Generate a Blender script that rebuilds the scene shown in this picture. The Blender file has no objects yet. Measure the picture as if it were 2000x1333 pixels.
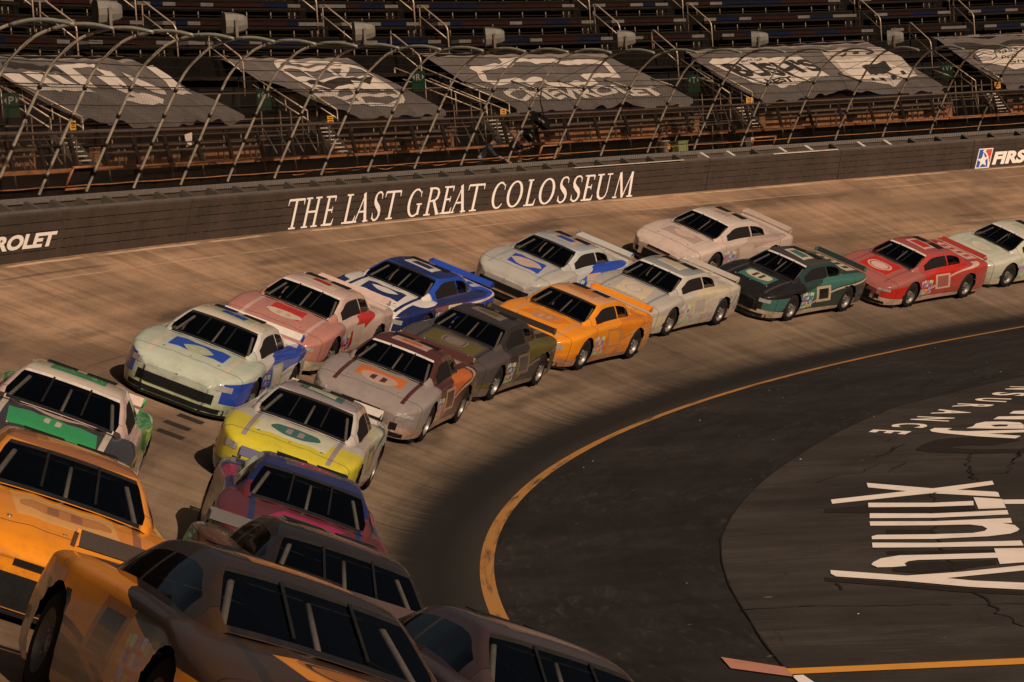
import bpy, bmesh, math, random
import numpy as np
from mathutils import Vector, Matrix
from mathutils.geometry import tessellate_polygon
random.seed(7)
scene = bpy.context.scene
col = scene.collection
R = math.radians
K = 0.854                      # survey units -> metres

# ------------------------------------------------------------------ camera, sky, sun, exposure
CAM = (-59.24497, -52.53294, 6.04040); YAW, PITCH, ROLL, FPX = -0.149368, -0.063233, -0.065715, 5689.52
def cam_axes():
    cy, sy, cp, sp = math.cos(YAW), math.sin(YAW), math.cos(PITCH), math.sin(PITCH)
    f = Vector((sy*cp, cy*cp, sp)); r = Vector((cy, -sy, 0)); u = r.cross(f)
    c, s = math.cos(ROLL), math.sin(ROLL)
    return c*r+s*u, -s*r+c*u, f
cd = bpy.data.cameras.new('camera'); camo = bpy.data.objects.new('camera', cd); col.objects.link(camo)
cr, cu, cf = cam_axes()
camo.matrix_world = Matrix(((cr.x, cu.x, -cf.x, CAM[0]*K), (cr.y, cu.y, -cf.y, CAM[1]*K), (cr.z, cu.z, -cf.z, CAM[2]*K), (0, 0, 0, 1)))
cd.sensor_width = 36.0; cd.lens = FPX/2000*36.0; cd.clip_end = 3000; cd.clip_start = 0.05
scene.camera = camo

SUN_EL, SUN_AZ = 33.0, 318.0          # azimuth measured from +X, counter-clockwise
world = bpy.data.worlds.new('World'); scene.world = world; world.use_nodes = True
wn = world.node_tree; wn.nodes.clear()
wo = wn.nodes.new('ShaderNodeOutputWorld'); wb = wn.nodes.new('ShaderNodeBackground'); sk = wn.nodes.new('ShaderNodeTexSky')
sk.sky_type = 'NISHITA'; sk.sun_disc = False; sk.sun_elevation = R(SUN_EL); sk.sun_rotation = R(90-SUN_AZ)
sk.dust_density = 4.0; sk.air_density = 1.0; sk.ozone_density = 0.6
tint = wn.nodes.new('ShaderNodeMix'); tint.data_type = 'RGBA'; tint.blend_type = 'MULTIPLY'; tint.inputs[0].default_value = 1.0
tint.inputs[7].default_value = (0.62, 0.50, 0.40, 1)
wn.links.new(sk.outputs[0], tint.inputs[6]); wn.links.new(tint.outputs[2], wb.inputs[0]); wn.links.new(wb.outputs[0], wo.inputs[0])
wb.inputs[1].default_value = 0.05
sl = bpy.data.lights.new('sun', 'SUN'); slo = bpy.data.objects.new('sun', sl); col.objects.link(slo)
sl.energy = 5.0; sl.angle = R(0.55); sl.color = (1.0, 0.775, 0.60)
sd = Vector((math.cos(R(SUN_EL))*math.cos(R(SUN_AZ)), math.cos(R(SUN_EL))*math.sin(R(SUN_AZ)), math.sin(R(SUN_EL))))
slo.rotation_euler = sd.to_track_quat('Z', 'Y').to_euler(); slo.location = sd*60
scene.view_settings.view_transform = 'Standard'; scene.view_settings.look = 'None'
scene.view_settings.exposure = -0.2; scene.view_settings.gamma = 1.0
scene.view_settings.use_curve_mapping = False

# ------------------------------------------------------------------ survey numbers of the turn (survey units)
RY = 67.132; R1 = 68.132; BK = 0.41515; TB = math.tan(BK); RW = 78.39; ZW = 4.521; WH = 1.04; WL = 0.2803
RP = 78.99; SP = 2.5409; PH0 = 174.006; DPH = math.degrees(SP/RP)
def P(r, ph, z):
    a = R(ph); return Vector((K*r*math.cos(a), K*r*math.sin(a), K*z))
def track_z(r):
    if r < 67.27: return 0.0
    if r < 69.0: return (r-67.27)**2*TB/(2*1.73)
    return (r-R1)*TB

# ------------------------------------------------------------------ helpers
class MB:
    """collects boxes, tubes and quads; build() links them as ONE mesh object"""
    def __init__(s): s.v = []; s.f = []; s.m = []; s.sm = []
    def add(s, vs, fs, m=0, smooth=False):
        b = len(s.v); s.v += [tuple(v) for v in vs]
        for f in fs: s.f.append(tuple(i+b for i in f)); s.m.append(m); s.sm.append(smooth)
    def quad(s, a, b, c, d, m=0): s.add([a, b, c, d], [(0, 1, 2, 3)], m)
    def hexa(s, p, m=0):     # 8 corners: 4 bottom ring, 4 top ring
        s.add(p, [(0, 3, 2, 1), (4, 5, 6, 7), (0, 1, 5, 4), (1, 2, 6, 5), (2, 3, 7, 6), (3, 0, 4, 7)], m)
    def box(s, c, ax, sz, m=0):
        c = Vector(c); x, y, z = [Vector(a)*k*.5 for a, k in zip(ax, sz)]
        s.hexa([c-x-y-z, c+x-y-z, c+x+y-z, c-x+y-z, c-x-y+z, c+x-y+z, c+x+y+z, c-x+y+z], m)
    def bar(s, a, b, w, h, up=(0, 0, 1), m=0):
        a, b = Vector(a), Vector(b); d = (b-a); L = d.length; d.normalize(); u = Vector(up); sx = d.cross(u)
        if sx.length < 1e-4: sx = d.cross(Vector((1, 0, 0)))
        sx.normalize(); u = sx.cross(d); s.box((a+b)/2, (d, sx, u), (L, w, h), m)
    def tube(s, pts, r, n=6, m=0, caps=True):
        pts = [Vector(p) for p in pts]; rr = r if isinstance(r, (list, tuple)) else [r]*len(pts); b = len(s.v); ref = None
        for i, p in enumerate(pts):
            d = (pts[min(i+1, len(pts)-1)]-pts[max(i-1, 0)]).normalized()
            if ref is None: ref = Vector((0, 0, 1)) if abs(d.z) < .9 else Vector((1, 0, 0))
            u = (ref-d*ref.dot(d)).normalized(); w = d.cross(u); ref = u
            for k in range(n):
                a = 2*math.pi*k/n; s.v.append(tuple(p+(u*math.cos(a)+w*math.sin(a))*rr[i]))
        for i in range(len(pts)-1):
            for k in range(n):
                k2 = (k+1) % n
                s.f.append((b+i*n+k, b+i*n+k2, b+(i+1)*n+k2, b+(i+1)*n+k)); s.m.append(m); s.sm.append(n > 4)
        if caps:
            s.f.append(tuple(b+k for k in range(n-1, -1, -1))); s.m.append(m); s.sm.append(False)
            e = b+(len(pts)-1)*n; s.f.append(tuple(e+k for k in range(n))); s.m.append(m); s.sm.append(False)
    def lathe(s, prof, o, ax, n=24, m=0):   # prof (radius, along axis)
        o = Vector(o); ax = Vector(ax).normalized(); u = ax.orthogonal().normalized(); w = ax.cross(u); b = len(s.v)
        for r, t in prof:
            for k in range(n):
                a = 2*math.pi*k/n; s.v.append(tuple(o+ax*t+(u*math.cos(a)+w*math.sin(a))*r))
        for i in range(len(prof)-1):
            for k in range(n):
                k2 = (k+1) % n; s.f.append((b+i*n+k, b+i*n+k2, b+(i+1)*n+k2, b+(i+1)*n+k)); s.m.append(m); s.sm.append(True)
    def polar_box(s, r0, r1, p0, p1, z0, z1, m=0, n=None):
        n = n or max(1, int(abs(p1-p0)/.8))
        for i in range(n):
            a, b = p0+(p1-p0)*i/n, p0+(p1-p0)*(i+1)/n
            s.hexa([P(r0, a, z0), P(r1, a, z0), P(r1, b, z0), P(r0, b, z0), P(r0, a, z1), P(r1, a, z1), P(r1, b, z1), P(r0, b, z1)], m)
    def build(s, name, mats, parent=None, loc=None, recalc=True):
        me = bpy.data.meshes.new(name); mats = mats if isinstance(mats, (list, tuple)) else [mats]
        o = bpy.data.objects.new(name, me); col.objects.link(o)
        off = Vector((0, 0, 0))
        if parent is not None: off = parent.matrix_world.translation
        if loc is not None: o.location = loc; off = Vector(loc)
        me.from_pydata([tuple(Vector(v)-off) for v in s.v], [], s.f)
        for mt in mats: me.materials.append(mt)
        me.polygons.foreach_set('material_index', s.m); me.polygons.foreach_set('use_smooth', s.sm)
        if recalc:
            bm = bmesh.new(); bm.from_mesh(me); bmesh.ops.recalc_face_normals(bm, faces=bm.faces); bm.to_mesh(me); bm.free()
        me.update()
        if parent is not None: o.parent = parent
        return o
def tag(o, label=None, cat=None, group=None, kind=None):
    if label: o['label'] = label
    if cat: o['category'] = cat
    if group: o['group'] = group
    if kind: o['kind'] = kind
    return o
def thing(name, label, cat, loc=(0, 0, 0), group=None):
    o = bpy.data.objects.new(name, None); col.objects.link(o); o.location = loc; o.empty_display_size = .2
    o.matrix_world = Matrix.Translation(loc)
    return tag(o, label, cat, group)

def nodes_of(m):
    m.use_nodes = True; nt = m.node_tree; return nt, nt.nodes['Principled BSDF']
class NT:
    def __init__(s, m): s.m = m; s.t, s.b = nodes_of(m)
    def n(s, typ, **kw):
        x = s.t.nodes.new(typ)
        for k, v in kw.items(): setattr(x, k, v)
        return x
    def l(s, a, b): s.t.links.new(a, b)
    def math(s, op, a, b=None, c=None, clamp=False):
        x = s.n('ShaderNodeMath', operation=op, use_clamp=clamp)
        for i, q in enumerate((a, b, c)):
            if q is None: continue
            if isinstance(q, (int, float)): x.inputs[i].default_value = q
            else: s.l(q, x.inputs[i])
        return x.outputs[0]
    def smooth(s, v, a, b):
        x = s.n('ShaderNodeMapRange', interpolation_type='SMOOTHSTEP'); s.l(v, x.inputs[0])
        x.inputs[1].default_value = a; x.inputs[2].default_value = b; return x.outputs[0]
    def mix(s, f, a, b, mode='MIX'):
        x = s.n('ShaderNodeMix', data_type='RGBA', blend_type=mode)
        for i, q in ((0, f), (6, a), (7, b)):
            if isinstance(q, (int, float)): x.inputs[i].default_value = q
            elif isinstance(q, tuple): x.inputs[i].default_value = (*q, 1) if len(q) == 3 else q
            else: s.l(q, x.inputs[i])
        return x.outputs[2]
    def noise(s, vec, scale, detail=4, rough=.6, dist=0.0):
        x = s.n('ShaderNodeTexNoise'); x.inputs['Scale'].default_value = scale; x.inputs['Detail'].default_value = detail
        x.inputs['Roughness'].default_value = rough; x.inputs['Distortion'].default_value = dist
        if vec is not None: s.l(vec, x.inputs['Vector'])
        return x.outputs[0]
    def scale(s, vec, sc, off=(0, 0, 0)):
        x = s.n('ShaderNodeMapping'); x.inputs['Scale'].default_value = sc; x.inputs['Location'].default_value = off; s.l(vec, x.inputs[0]); return x.outputs[0]
    def bump(s, h, st=.3, d=.02):
        x = s.n('ShaderNodeBump'); x.inputs['Strength'].default_value = st; x.inputs['Distance'].default_value = d
        s.l(h, x.inputs['Height']); s.l(x.outputs[0], s.b.inputs['Normal'])
def mat(name, c, rough=.7, metal=0.0, var=.25, scale=4.0, bump=0.0, c2=None, spec=None):
    m = bpy.data.materials.new(name); q = NT(m); co = q.n('ShaderNodeTexCoord').outputs['Object']
    f = q.noise(co, scale, 6, .65); f2 = q.noise(co, scale*7, 3, .6)
    ff = q.math('MULTIPLY_ADD', f2, .4, q.math('MULTIPLY', f, .6)); ff = q.smooth(ff, .3, .7)
    lo = tuple(x*(1-var) for x in c); hi = c2 or tuple(min(1, x*(1+var)) for x in c)
    q.l(q.mix(ff, lo, hi), q.b.inputs['Base Color']); q.b.inputs['Roughness'].default_value = rough; q.b.inputs['Metallic'].default_value = metal
    q.b.inputs['Specular IOR Level'].default_value = spec if spec is not None else (.06 if max(c) < .04 else .35)
    if bump: q.bump(f2, bump, .01)
    return m

# ------------------------------------------------------------------ materials
def track_material():
    m = bpy.data.materials.new('track_concrete'); q = NT(m); uv = q.n('ShaderNodeTexCoord').outputs['UV']
    sx = q.n('ShaderNodeSeparateXYZ'); q.l(uv, sx.inputs[0]); u, v = sx.outputs[0], sx.outputs[1]
    grain = q.noise(uv, 26, 5, .7); blot = q.noise(uv, .55, 5, .6, .6)
    longs = q.noise(q.scale(uv, (.07, 1.4, 1)), 1, 6, .62); cross = q.noise(q.scale(uv, (2.2, .12, 1)), 1.3, 5, .65, .3)
    diag = q.noise(q.scale(uv, (.9, .22, 1), (3, 1, 0)), 2.6, 4, .6, .8)
    f = q.math('ADD', q.math('MULTIPLY', longs, .42), q.math('ADD', q.math('MULTIPLY', blot, .30), q.math('MULTIPLY', cross, .28)))
    f = q.smooth(f, .36, .62)
    c = q.mix(f, (.120, .079, .052), (.325, .222, .143))
    big = q.smooth(q.noise(q.scale(uv, (.10, .22, 1), (2.3, 5.1, 0)), 1.0, 5, .6, .5), .40, .60); c = q.mix(q.math('MULTIPLY', q.math('SUBTRACT', 1.0, big), .55), c, (.085, .058, .039))
    lane = q.smooth(v, .8, 9.0); c = q.mix(1.0, c, q.mix(lane, (.70, .74, .74), (1.38, 1.28, 1.20)), 'MULTIPLY')  # light falloff painted in: dim low lanes, warm brightness towards the wall
    rub = q.smooth(q.noise(q.scale(uv, (.16, .75, 1), (7, 2, 0)), 1, 4, .55), .56, .72)
    c = q.mix(q.math('MULTIPLY', rub, .75), c, (.050, .035, .025))
    sk = q.noise(q.scale(uv, (.045, 5.5, 1), (0, 3, 0)), 1.0, 3, .5, .15); skm = q.math('MULTIPLY', q.smooth(sk, .60, .68), q.smooth(q.noise(q.scale(uv, (.12, .4, 1), (9, 2, 0)), 1.0, 3, .5), .45, .6)); c = q.mix(q.math('MULTIPLY', skm, .55), c, (.035, .025, .019))
    g = q.smooth(grain, .25, .75); c = q.mix(.5, c, q.mix(g, (.32, .32, .32), (1.0, 1.0, 1.0)), 'MULTIPLY')
    spk = q.smooth(q.noise(uv, 9, 2, .5), .70, .74); c = q.mix(q.math('MULTIPLY', spk, .55), c, (.05, .035, .025))
    # longitudinal construction joints and the pale scraped line under the wall
    for vv, w, colr, amt in ((3.35, .02, (.07, .05, .035), .7), (6.4, .018, (.07, .05, .035), .75), (9.0, .02, (.42, .30, .2), .5), (9.62, .03, (.5, .35, .22), .8)):
        wob = q.math('MULTIPLY_ADD', q.noise(q.scale(uv, (.6, 0, 1)), 1, 3), .08, v)
        d = q.math('ABSOLUTE', q.math('SUBTRACT', wob, vv+.04)); k = q.math('SUBTRACT', 1.0, q.smooth(d, w*.5, w*1.6))
        k = q.math('MULTIPLY', k, q.smooth(q.noise(q.scale(uv, (.25, .0, 1)), 1.5, 3), .38, .55)); c = q.mix(q.math('MULTIPLY', k, amt), c, colr)
    # transverse slab joints
    fr = q.math('ABSOLUTE', q.math('SUBTRACT', q.math('FRACT', q.math('DIVIDE', u, 4.6)), .5)); j = q.math('SUBTRACT', 1.0, q.smooth(fr, .0015, .005))
    c = q.mix(q.math('MULTIPLY', j, .35), c, (.06, .045, .03))
    # the sticky dark compound rolled on to the lowest lane, feathered by the tyres
    st = q.noise(q.scale(uv, (4.2, .16, 1), (1, 0, 0)), 1.6, 6, .75); e = q.math('MULTIPLY_ADD', q.math('SUBTRACT', st, .5), .75, v)
    dk = q.math('SUBTRACT', 1.0, q.smooth(e, .95, 1.75)); inn = q.smooth(q.math('MULTIPLY_ADD', blot, .25, v), .15, .75)
    dkc = q.mix(inn, (.026, .022, .017), (.0062, .0052, .0042)); c = q.mix(q.math('MULTIPLY', dk, .97), c, dkc)
    q.l(c, q.b.inputs['Base Color']); q.b.inputs['Roughness'].default_value = .82; q.b.inputs['Specular IOR Level'].default_value = .25
    q.bump(grain, .25, .01); return m
def asphalt_material(name, lo, hi, scuff, streak=1.0):
    m = bpy.data.materials.new(name); q = NT(m); uv = q.n('ShaderNodeTexCoord').outputs['UV']
    grain = q.noise(uv, 30, 5, .7); blot = q.noise(uv, .8, 6, .62, .8); lon = q.noise(q.scale(uv, (.12, 1.3, 1)), 1.6, 6, .65)
    f = q.smooth(q.math('ADD', q.math('MULTIPLY', blot, .5), q.math('MULTIPLY', lon, .5)), .34, .66); c = q.mix(f, lo, hi)
    sc = q.math('MULTIPLY', q.smooth(q.noise(q.scale(uv, (.5, 2.4, 1)), 2.2, 6, .75, 1.2), .50, .70), q.smooth(q.noise(uv, .35, 3, .5), .38, .58))
    c = q.mix(q.math('MULTIPLY', sc, .7*streak), c, scuff)
    wv = q.n('ShaderNodeTexNoise'); wv.inputs['Scale'].default_value = .28; wv.inputs['Detail'].default_value = 2; q.l(uv, wv.inputs['Vector'])
    ring = q.math('ABSOLUTE', q.math('SUBTRACT', q.math('FRACT', q.math('MULTIPLY', wv.outputs[0], 17.0)), .5)); ring = q.math('MULTIPLY', q.math('SUBTRACT', 1.0, q.smooth(ring, .004, .035)), q.smooth(q.noise(uv, .6, 3, .6), .50, .62))
    c = q.mix(q.math('MULTIPLY', ring, .5), c, tuple(v*.35 for v in lo)); hz = q.smooth(q.noise(uv, .18, 4, .6, .8), .35, .65); c = q.mix(1.0, c, q.mix(hz, (.72, .72, .72), (1.22, 1.22, 1.22)), 'MULTIPLY')
    c = q.mix(.5, c, q.mix(q.smooth(grain, .25, .75), (.35, .35, .35), (1, 1, 1)), 'MULTIPLY')
    spk = q.smooth(q.noise(uv, 5.0, 1, .4), .79, .81); c = q.mix(q.math('MULTIPLY', spk, .5), c, (.2, .16, .12))
    q.l(c, q.b.inputs['Base Color']); q.b.inputs['Roughness'].default_value = .85; q.b.inputs['Specular IOR Level'].default_value = .2
    q.bump(grain, .3, .01); return m
def paint_material(name, c, wear=.35, sc=(2.0, 2.0, 2.0), under=(.035, .028, .022), coord='Object'):
    m = bpy.data.materials.new(name); q = NT(m); co = q.n('ShaderNodeTexCoord').outputs[coord]
    a = q.noise(q.scale(co, sc), 1.0, 6, .7, .4); b2 = q.noise(co, 30, 3, .6)
    k = q.math('MULTIPLY', q.smooth(a, .48, .72), wear*1.3, clamp=True); k2 = q.math('MULTIPLY', q.smooth(b2, .55, .75), wear*.6)
    cc = q.mix(k, c, under); cc = q.mix(k2, cc, tuple(x*.45 for x in c)); q.l(cc, q.b.inputs['Base Color']); q.b.inputs['Roughness'].default_value = .75
    return m
M = {}
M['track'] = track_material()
M['apron'] = asphalt_material('apron_asphalt', (.0115, .0098, .0083), (.0265, .0222, .0186), (.066, .054, .044))
M['pad'] = asphalt_material('infield_asphalt', (.031, .0255, .0212), (.055, .046, .0385), (.090, .075, .062), 1.1)
M['ground'] = mat('far_ground', (.10, .08, .06), .9, scale=.05)
M['yline'] = paint_material('yellow_line_paint', (.37, .17, .035), 1.0, (.5, 7, 1), (.05, .03, .02), 'UV')
M['orange'] = paint_material('orange_paint', (.66, .28, .03), .12)
M['pink'] = paint_material('faded_red_paint', (.46, .2, .135), .2)
M['white'] = paint_material('white_ground_paint', (.84, .74, .64), .12)
M['darkpatch'] = mat('blackout_paint', (.026, .0215, .018), .8)
M['crack'] = mat('crack_filler', (.022, .0185, .0155), .8)
M['wall'] = mat('wall_black_paint', (.050, .037, .029), .6, var=.28, scale=1.2)
M['wallcap'] = mat('wall_steel_cap', (.10, .085, .07), .55, scale=3)
M['wallwhite'] = paint_material('wall_white_lettering', (.90, .83, .76), .08, under=(.3, .26, .22))
M['joint'] = mat('joint_black', (.008, .007, .006), .9)
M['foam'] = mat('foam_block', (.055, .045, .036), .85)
M['foam_sunlit'] = mat('foam_block_sunlit', (.42, .36, .3), .8)  # pale tone with the sunlit patch of the wall top put into it
M['conc'] = mat('painted_concrete', (.055, .038, .027), .8, scale=1.5)
M['grate'] = mat('ribbed_grey_cap', (.12, .105, .092), .7, scale=20)
M['galv'] = mat('galvanised_pipe', (.40, .375, .315), .45, .3, scale=3, var=.4, c2=(.52, .44, .33))
M['sleeve'] = mat('grey_green_sleeve', (.19, .19, .155), .5, .2)
M['cable'] = mat('dark_cable', (.03, .024, .02), .5, .4)
M['orangebrown'] = mat('orange_brown_strip', (.25, .105, .040), .7, scale=2.5, var=.45)  # orange-brown; warm sunlight on kerb and window frames is put into this colour
M['wire'] = mat('chain_link_wire', (.030, .021, .015), .6, .3)
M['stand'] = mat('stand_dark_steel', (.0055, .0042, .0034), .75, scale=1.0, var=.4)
M['standlit'] = mat('stand_sunlit_concrete', (.20, .088, .036), .85, scale=.9, var=.45)  # warm sunlight on walkway and riser painted into the concrete colour
M['alu'] = mat('weathered_aluminium', (.115, .092, .074), .5, .35, scale=3)
M['aludark'] = mat('dull_aluminium', (.017, .0125, .0095), .55, .25, scale=3)
M['blue'] = mat('blue_seat', (.004, .007, .024), .6); M['red'] = mat('red_seat', (.018, .006, .005), .6); M['wseat'] = mat('white_seat', (.10, .088, .076), .5)
M['rail'] = mat('handrail_tube', (.40, .30, .215), .4, .35, scale=4)
M['post'] = mat('dark_post', (.012, .009, .007), .6)
M['topbar'] = mat('brown_rail', (.11, .075, .05), .5, .3)
M['black'] = mat('black_matte', (.006, .006, .006), .8)
M['green'] = mat('green_sign', (.004, .020, .008), .6); M['signwhite'] = mat('sign_white', (.13, .125, .105), .6)
M['yellow'] = mat('yellow_sign', (.62, .30, .03), .6); M['speaker'] = mat('grey_speaker_box', (.115, .108, .088), .6, scale=5)
M['tarp'] = mat('grey_tarp', (.088, .074, .065), .6, scale=1.3, var=.22); M['tarptop'] = mat('pale_tarp_hem', (.18, .15, .125), .6, scale=1.3, var=.15)
M['tarpwhite'] = mat('tarp_white_print', (.43, .37, .31), .6, scale=2, var=.12); M['tarpblack'] = mat('tarp_black_print', (.03, .026, .023), .6)
M['tarptan'] = mat('tarp_tan_print', (.29, .245, .20), .6, scale=2, var=.12)
# ------------------------------------------------------------------ measured outlines
D_XFIN=[[(-60.81,-2.03),(-59.67,-3.26),(-58.64,-4.12),(-58.6,-4.26),(-58.59,-4.81),(-59.77,-3.85),(-60.77,-2.68)],[(-58.67,-2.6),(-58.65,-3.13),(-59.62,-3.87),(-61.31,-4.69),(-61.35,-4.13),(-59.93,-3.37),(-59.67,-3.26)],[(-60.72,-4.79),(-59.67,-5.18),(-59.02,-5.18),(-59.02,-5.73),(-59.67,-5.68),(-60.7,-5.36)],[(-59.01,-4.71),(-58.56,-5.12),(-58.52,-6.25),(-58.95,-6.21)],[(-58.56,-5.2),(-58.21,-5.31),(-57.86,-5.44),(-57.88,-5.98),(-58.53,-5.75)],[(-60.66,-6.14),(-59.66,-6.53),(-58.51,-6.52),(-58.5,-7.04),(-59.66,-7.04),(-60.65,-6.73)],[(-60.64,-7.12),(-59.66,-7.44),(-58.48,-7.48),(-58.47,-8.05),(-58.63,-7.99),(-58.44,-8.3),(-58.38,-8.76),(-58.42,-8.98),(-58.53,-9.21),(-58.85,-9.38),(-59.66,-9.4),(-60.56,-9.14),(-60.57,-8.82),(-60.49,-8.69),(-59.66,-8.9),(-59.07,-8.96),(-58.89,-8.79),(-58.85,-8.55),(-58.92,-8.23),(-59.11,-8.0),(-59.66,-7.9),(-60.62,-7.62)],[(-60.55,-9.51),(-59.66,-9.82),(-58.39,-9.99),(-58.37,-10.5),(-59.66,-10.27),(-60.53,-10.03)],[(-58.79,-10.67),(-58.35,-10.77),(-58.24,-11.08),(-58.27,-12.1),(-58.74,-12.19)],[(-58.78,-11.1),(-59.66,-11.01),(-60.13,-10.94),(-60.39,-11.16),(-60.49,-11.5),(-60.51,-11.72),(-60.42,-12.0),(-60.21,-12.04),(-60.02,-11.98),(-60.05,-11.74),(-60.0,-11.55),(-59.87,-11.47),(-58.75,-11.6)],[(-61.07,-12.07),(-60.01,-12.88),(-59.74,-12.84),(-59.28,-12.76),(-58.42,-12.41),(-58.17,-12.34),(-58.19,-12.8),(-58.43,-12.87),(-59.47,-13.26),(-59.12,-13.58),(-58.46,-13.95),(-58.23,-14.1),(-58.25,-14.67),(-58.48,-14.52),(-59.17,-14.1),(-60.02,-13.36),(-60.97,-12.68),(-61.05,-12.42)]]
D_DARK=[[(-61.41,-5.29),(-60.71,-5.03),(-60.7,-5.34),(-59.67,-5.7),(-59.02,-5.77),(-58.97,-6.2),(-59.04,-6.4),(-60.66,-6.08),(-61.41,-5.74)],[(-60.36,-8.13),(-59.66,-8.33),(-59.66,-8.87),(-60.35,-8.61)],[(-60.32,-10.42),(-58.44,-10.83),(-58.45,-11.16),(-60.31,-10.76)],[(-60.2,-12.1),(-59.95,-11.66),(-58.79,-11.77),(-58.79,-12.16),(-59.32,-12.5),(-59.86,-12.69),(-60.2,-12.38)],[(-61.13,-12.67),(-60.02,-13.46),(-59.13,-14.25),(-58.48,-14.63),(-58.49,-14.92),(-59.33,-14.44),(-60.14,-13.76),(-61.1,-13.02)],[(-60.0,3.06),(-59.88,3.82),(-59.61,4.53),(-59.11,4.76),(-58.72,4.63),(-58.14,3.99),(-58.02,3.67),(-58.55,3.01),(-59.12,3.28),(-59.35,3.12),(-59.26,2.8),(-58.94,2.51),(-58.0,2.08),(-58.02,1.45),(-58.95,1.78),(-59.7,2.33),(-59.97,2.77)]]
D_WAY=[[(-59.75,6.45),(-59.65,6.77),(-59.3,6.53),(-59.4,6.32),(-59.32,6.04),(-59.02,5.79),(-57.9,5.53),(-57.7,5.53),(-57.72,5.01),(-57.92,5.05),(-58.61,5.14),(-57.99,4.41),(-58.11,4.0),(-58.81,4.72),(-59.51,5.69),(-59.71,6.07)],[(-59.03,6.39),(-58.89,6.67),(-58.82,7.21),(-58.63,7.49),(-58.26,7.34),(-57.94,6.97),(-57.88,6.52),(-58.18,6.68),(-58.36,6.81),(-58.54,6.76),(-58.45,6.4),(-58.22,6.33),(-58.18,6.66),(-57.88,6.48),(-57.9,5.73),(-58.49,6.03)],[(-58.46,7.91),(-58.35,8.41),(-57.52,8.17),(-57.54,7.39)],[(-58.11,8.92),(-58.01,9.42),(-57.48,9.36),(-57.51,8.4)]]
D_INS=[('E',[(-60.89,7.06),(-60.11,6.31),(-60.98,6.62),(-60.24,5.76)]),('C',[(-60.47,8.14),(-59.74,7.68),(-60.57,7.48),(-59.85,6.83)]),('N',[(-60.0,9.35),(-59.23,8.61),(-60.17,8.72),(-59.38,7.92)]),('A',[(-59.55,10.67),(-58.83,9.78),(-59.75,9.8),(-58.97,9.31)]),('R',[(-59.14,11.79),(-58.38,11.06),(-59.3,11.12),(-58.53,10.48)]),('U',[(-58.68,12.88),(-57.97,12.24),(-58.84,12.3),(-58.13,11.51)]),('S',[(-58.32,14.07),(-57.54,13.35),(-58.43,13.44),(-57.68,12.67)]),('N',[(-57.93,15.31),(-57.09,14.59),(-58.08,14.65),(-57.25,13.9)])]
D_PITO=[(-61.31,-19.5),(-60.35,-19.48),(-58.62,-19.41),(-57.76,-19.37),(-57.78,-19.75),(-58.63,-19.79),(-60.34,-19.83),(-61.23,-19.86)]
D_PITP=[(-62.12,-18.57),(-61.32,-19.4),(-61.18,-20.03),(-61.95,-19.33)]
D_PITW=[(-61.22,-19.93),(-61.09,-19.92),(-60.93,-20.45),(-60.56,-21.82),(-60.78,-21.78)]
D_CRACK=[[(-60.69,4.76),(-60.54,4.88),(-60.39,5.38)],[(-60.77,2.09),(-60.58,2.26),(-60.49,2.92),(-60.36,3.31),(-60.22,4.16)],[(-58.02,2.23),(-58.15,1.43),(-58.13,0.91),(-58.24,0.29)],[(-60.73,1.9),(-60.57,2.61),(-60.46,3.09),(-60.41,3.61)],[(-60.41,-0.46),(-60.31,0.22),(-60.18,0.77)],[(-61.65,-1.56),(-61.36,-0.65),(-60.95,-0.46),(-60.63,0.97)],[(-58.01,1.96),(-58.15,1.0),(-58.34,-0.86),(-58.4,-1.53),(-58.93,-1.54)],[(-59.07,-0.32),(-59.03,-1.27),(-58.92,-2.44)],[(-59.67,-3.85),(-59.66,-7.49),(-59.55,-10.43),(-59.42,-12.04),(-59.36,-12.63)],[(-58.94,2.39),(-59.04,0.89),(-59.08,-0.31),(-59.02,-1.5),(-58.97,-2.31)],[(-62.16,-15.16),(-61.14,-15.12),(-58.51,-15.61)],[(-59.09,-14.44),(-58.83,-16.29),(-58.56,-17.28)],[(-60.91,-13.3),(-60.86,-13.85)]]
D_T1A=[[(164.863,0.877),(163.542,0.88),(163.606,0.815),(164.455,0.827),(164.508,0.721),(164.619,0.555),(164.958,0.602),(164.881,0.758)],[(167.014,0.752),(166.52,0.749),(166.593,0.633),(166.528,0.541),(166.052,0.542),(166.054,0.486),(166.832,0.497),(167.02,0.632)],[(166.388,0.756),(165.852,0.748),(165.865,0.612),(165.564,0.556),(165.307,0.556),(165.378,0.493),(166.042,0.5),(166.317,0.594)],[(165.725,0.748),(165.298,0.749),(165.261,0.613),(164.864,0.536),(164.899,0.482),(165.553,0.493)],[(163.7,0.824),(163.358,0.777),(163.473,0.605),(163.668,0.53),(163.895,0.609)],[(164.111,0.701),(163.679,0.702),(163.902,0.514),(163.441,0.474),(163.22,0.322),(163.409,0.285),(164.109,0.3),(164.452,0.349),(164.311,0.396),(163.933,0.391),(164.173,0.535)],[(163.108,0.74),(162.803,0.621),(162.533,0.505),(162.717,0.432),(163.155,0.433),(163.305,0.568)],[(161.926,0.853),(161.668,0.853),(161.621,0.695),(161.789,0.539),(161.777,0.433),(162.302,0.448),(162.072,0.618)]]
D_T1D=[[(166.415,0.919),(166.174,0.884),(164.954,0.852),(164.893,0.778),(165.61,0.778),(166.37,0.81),(166.644,0.848)]]
D_T2W=[[(157.612,0.645),(154.976,0.646),(154.627,0.538),(154.57,0.434),(157.479,0.481)]]
D_T2K=[[(157.354,0.568),(156.978,0.603),(155.6,0.627),(154.839,0.614),(155.242,0.523),(155.534,0.568),(155.722,0.59),(155.846,0.513),(156.882,0.503),(157.354,0.517)]]
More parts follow.
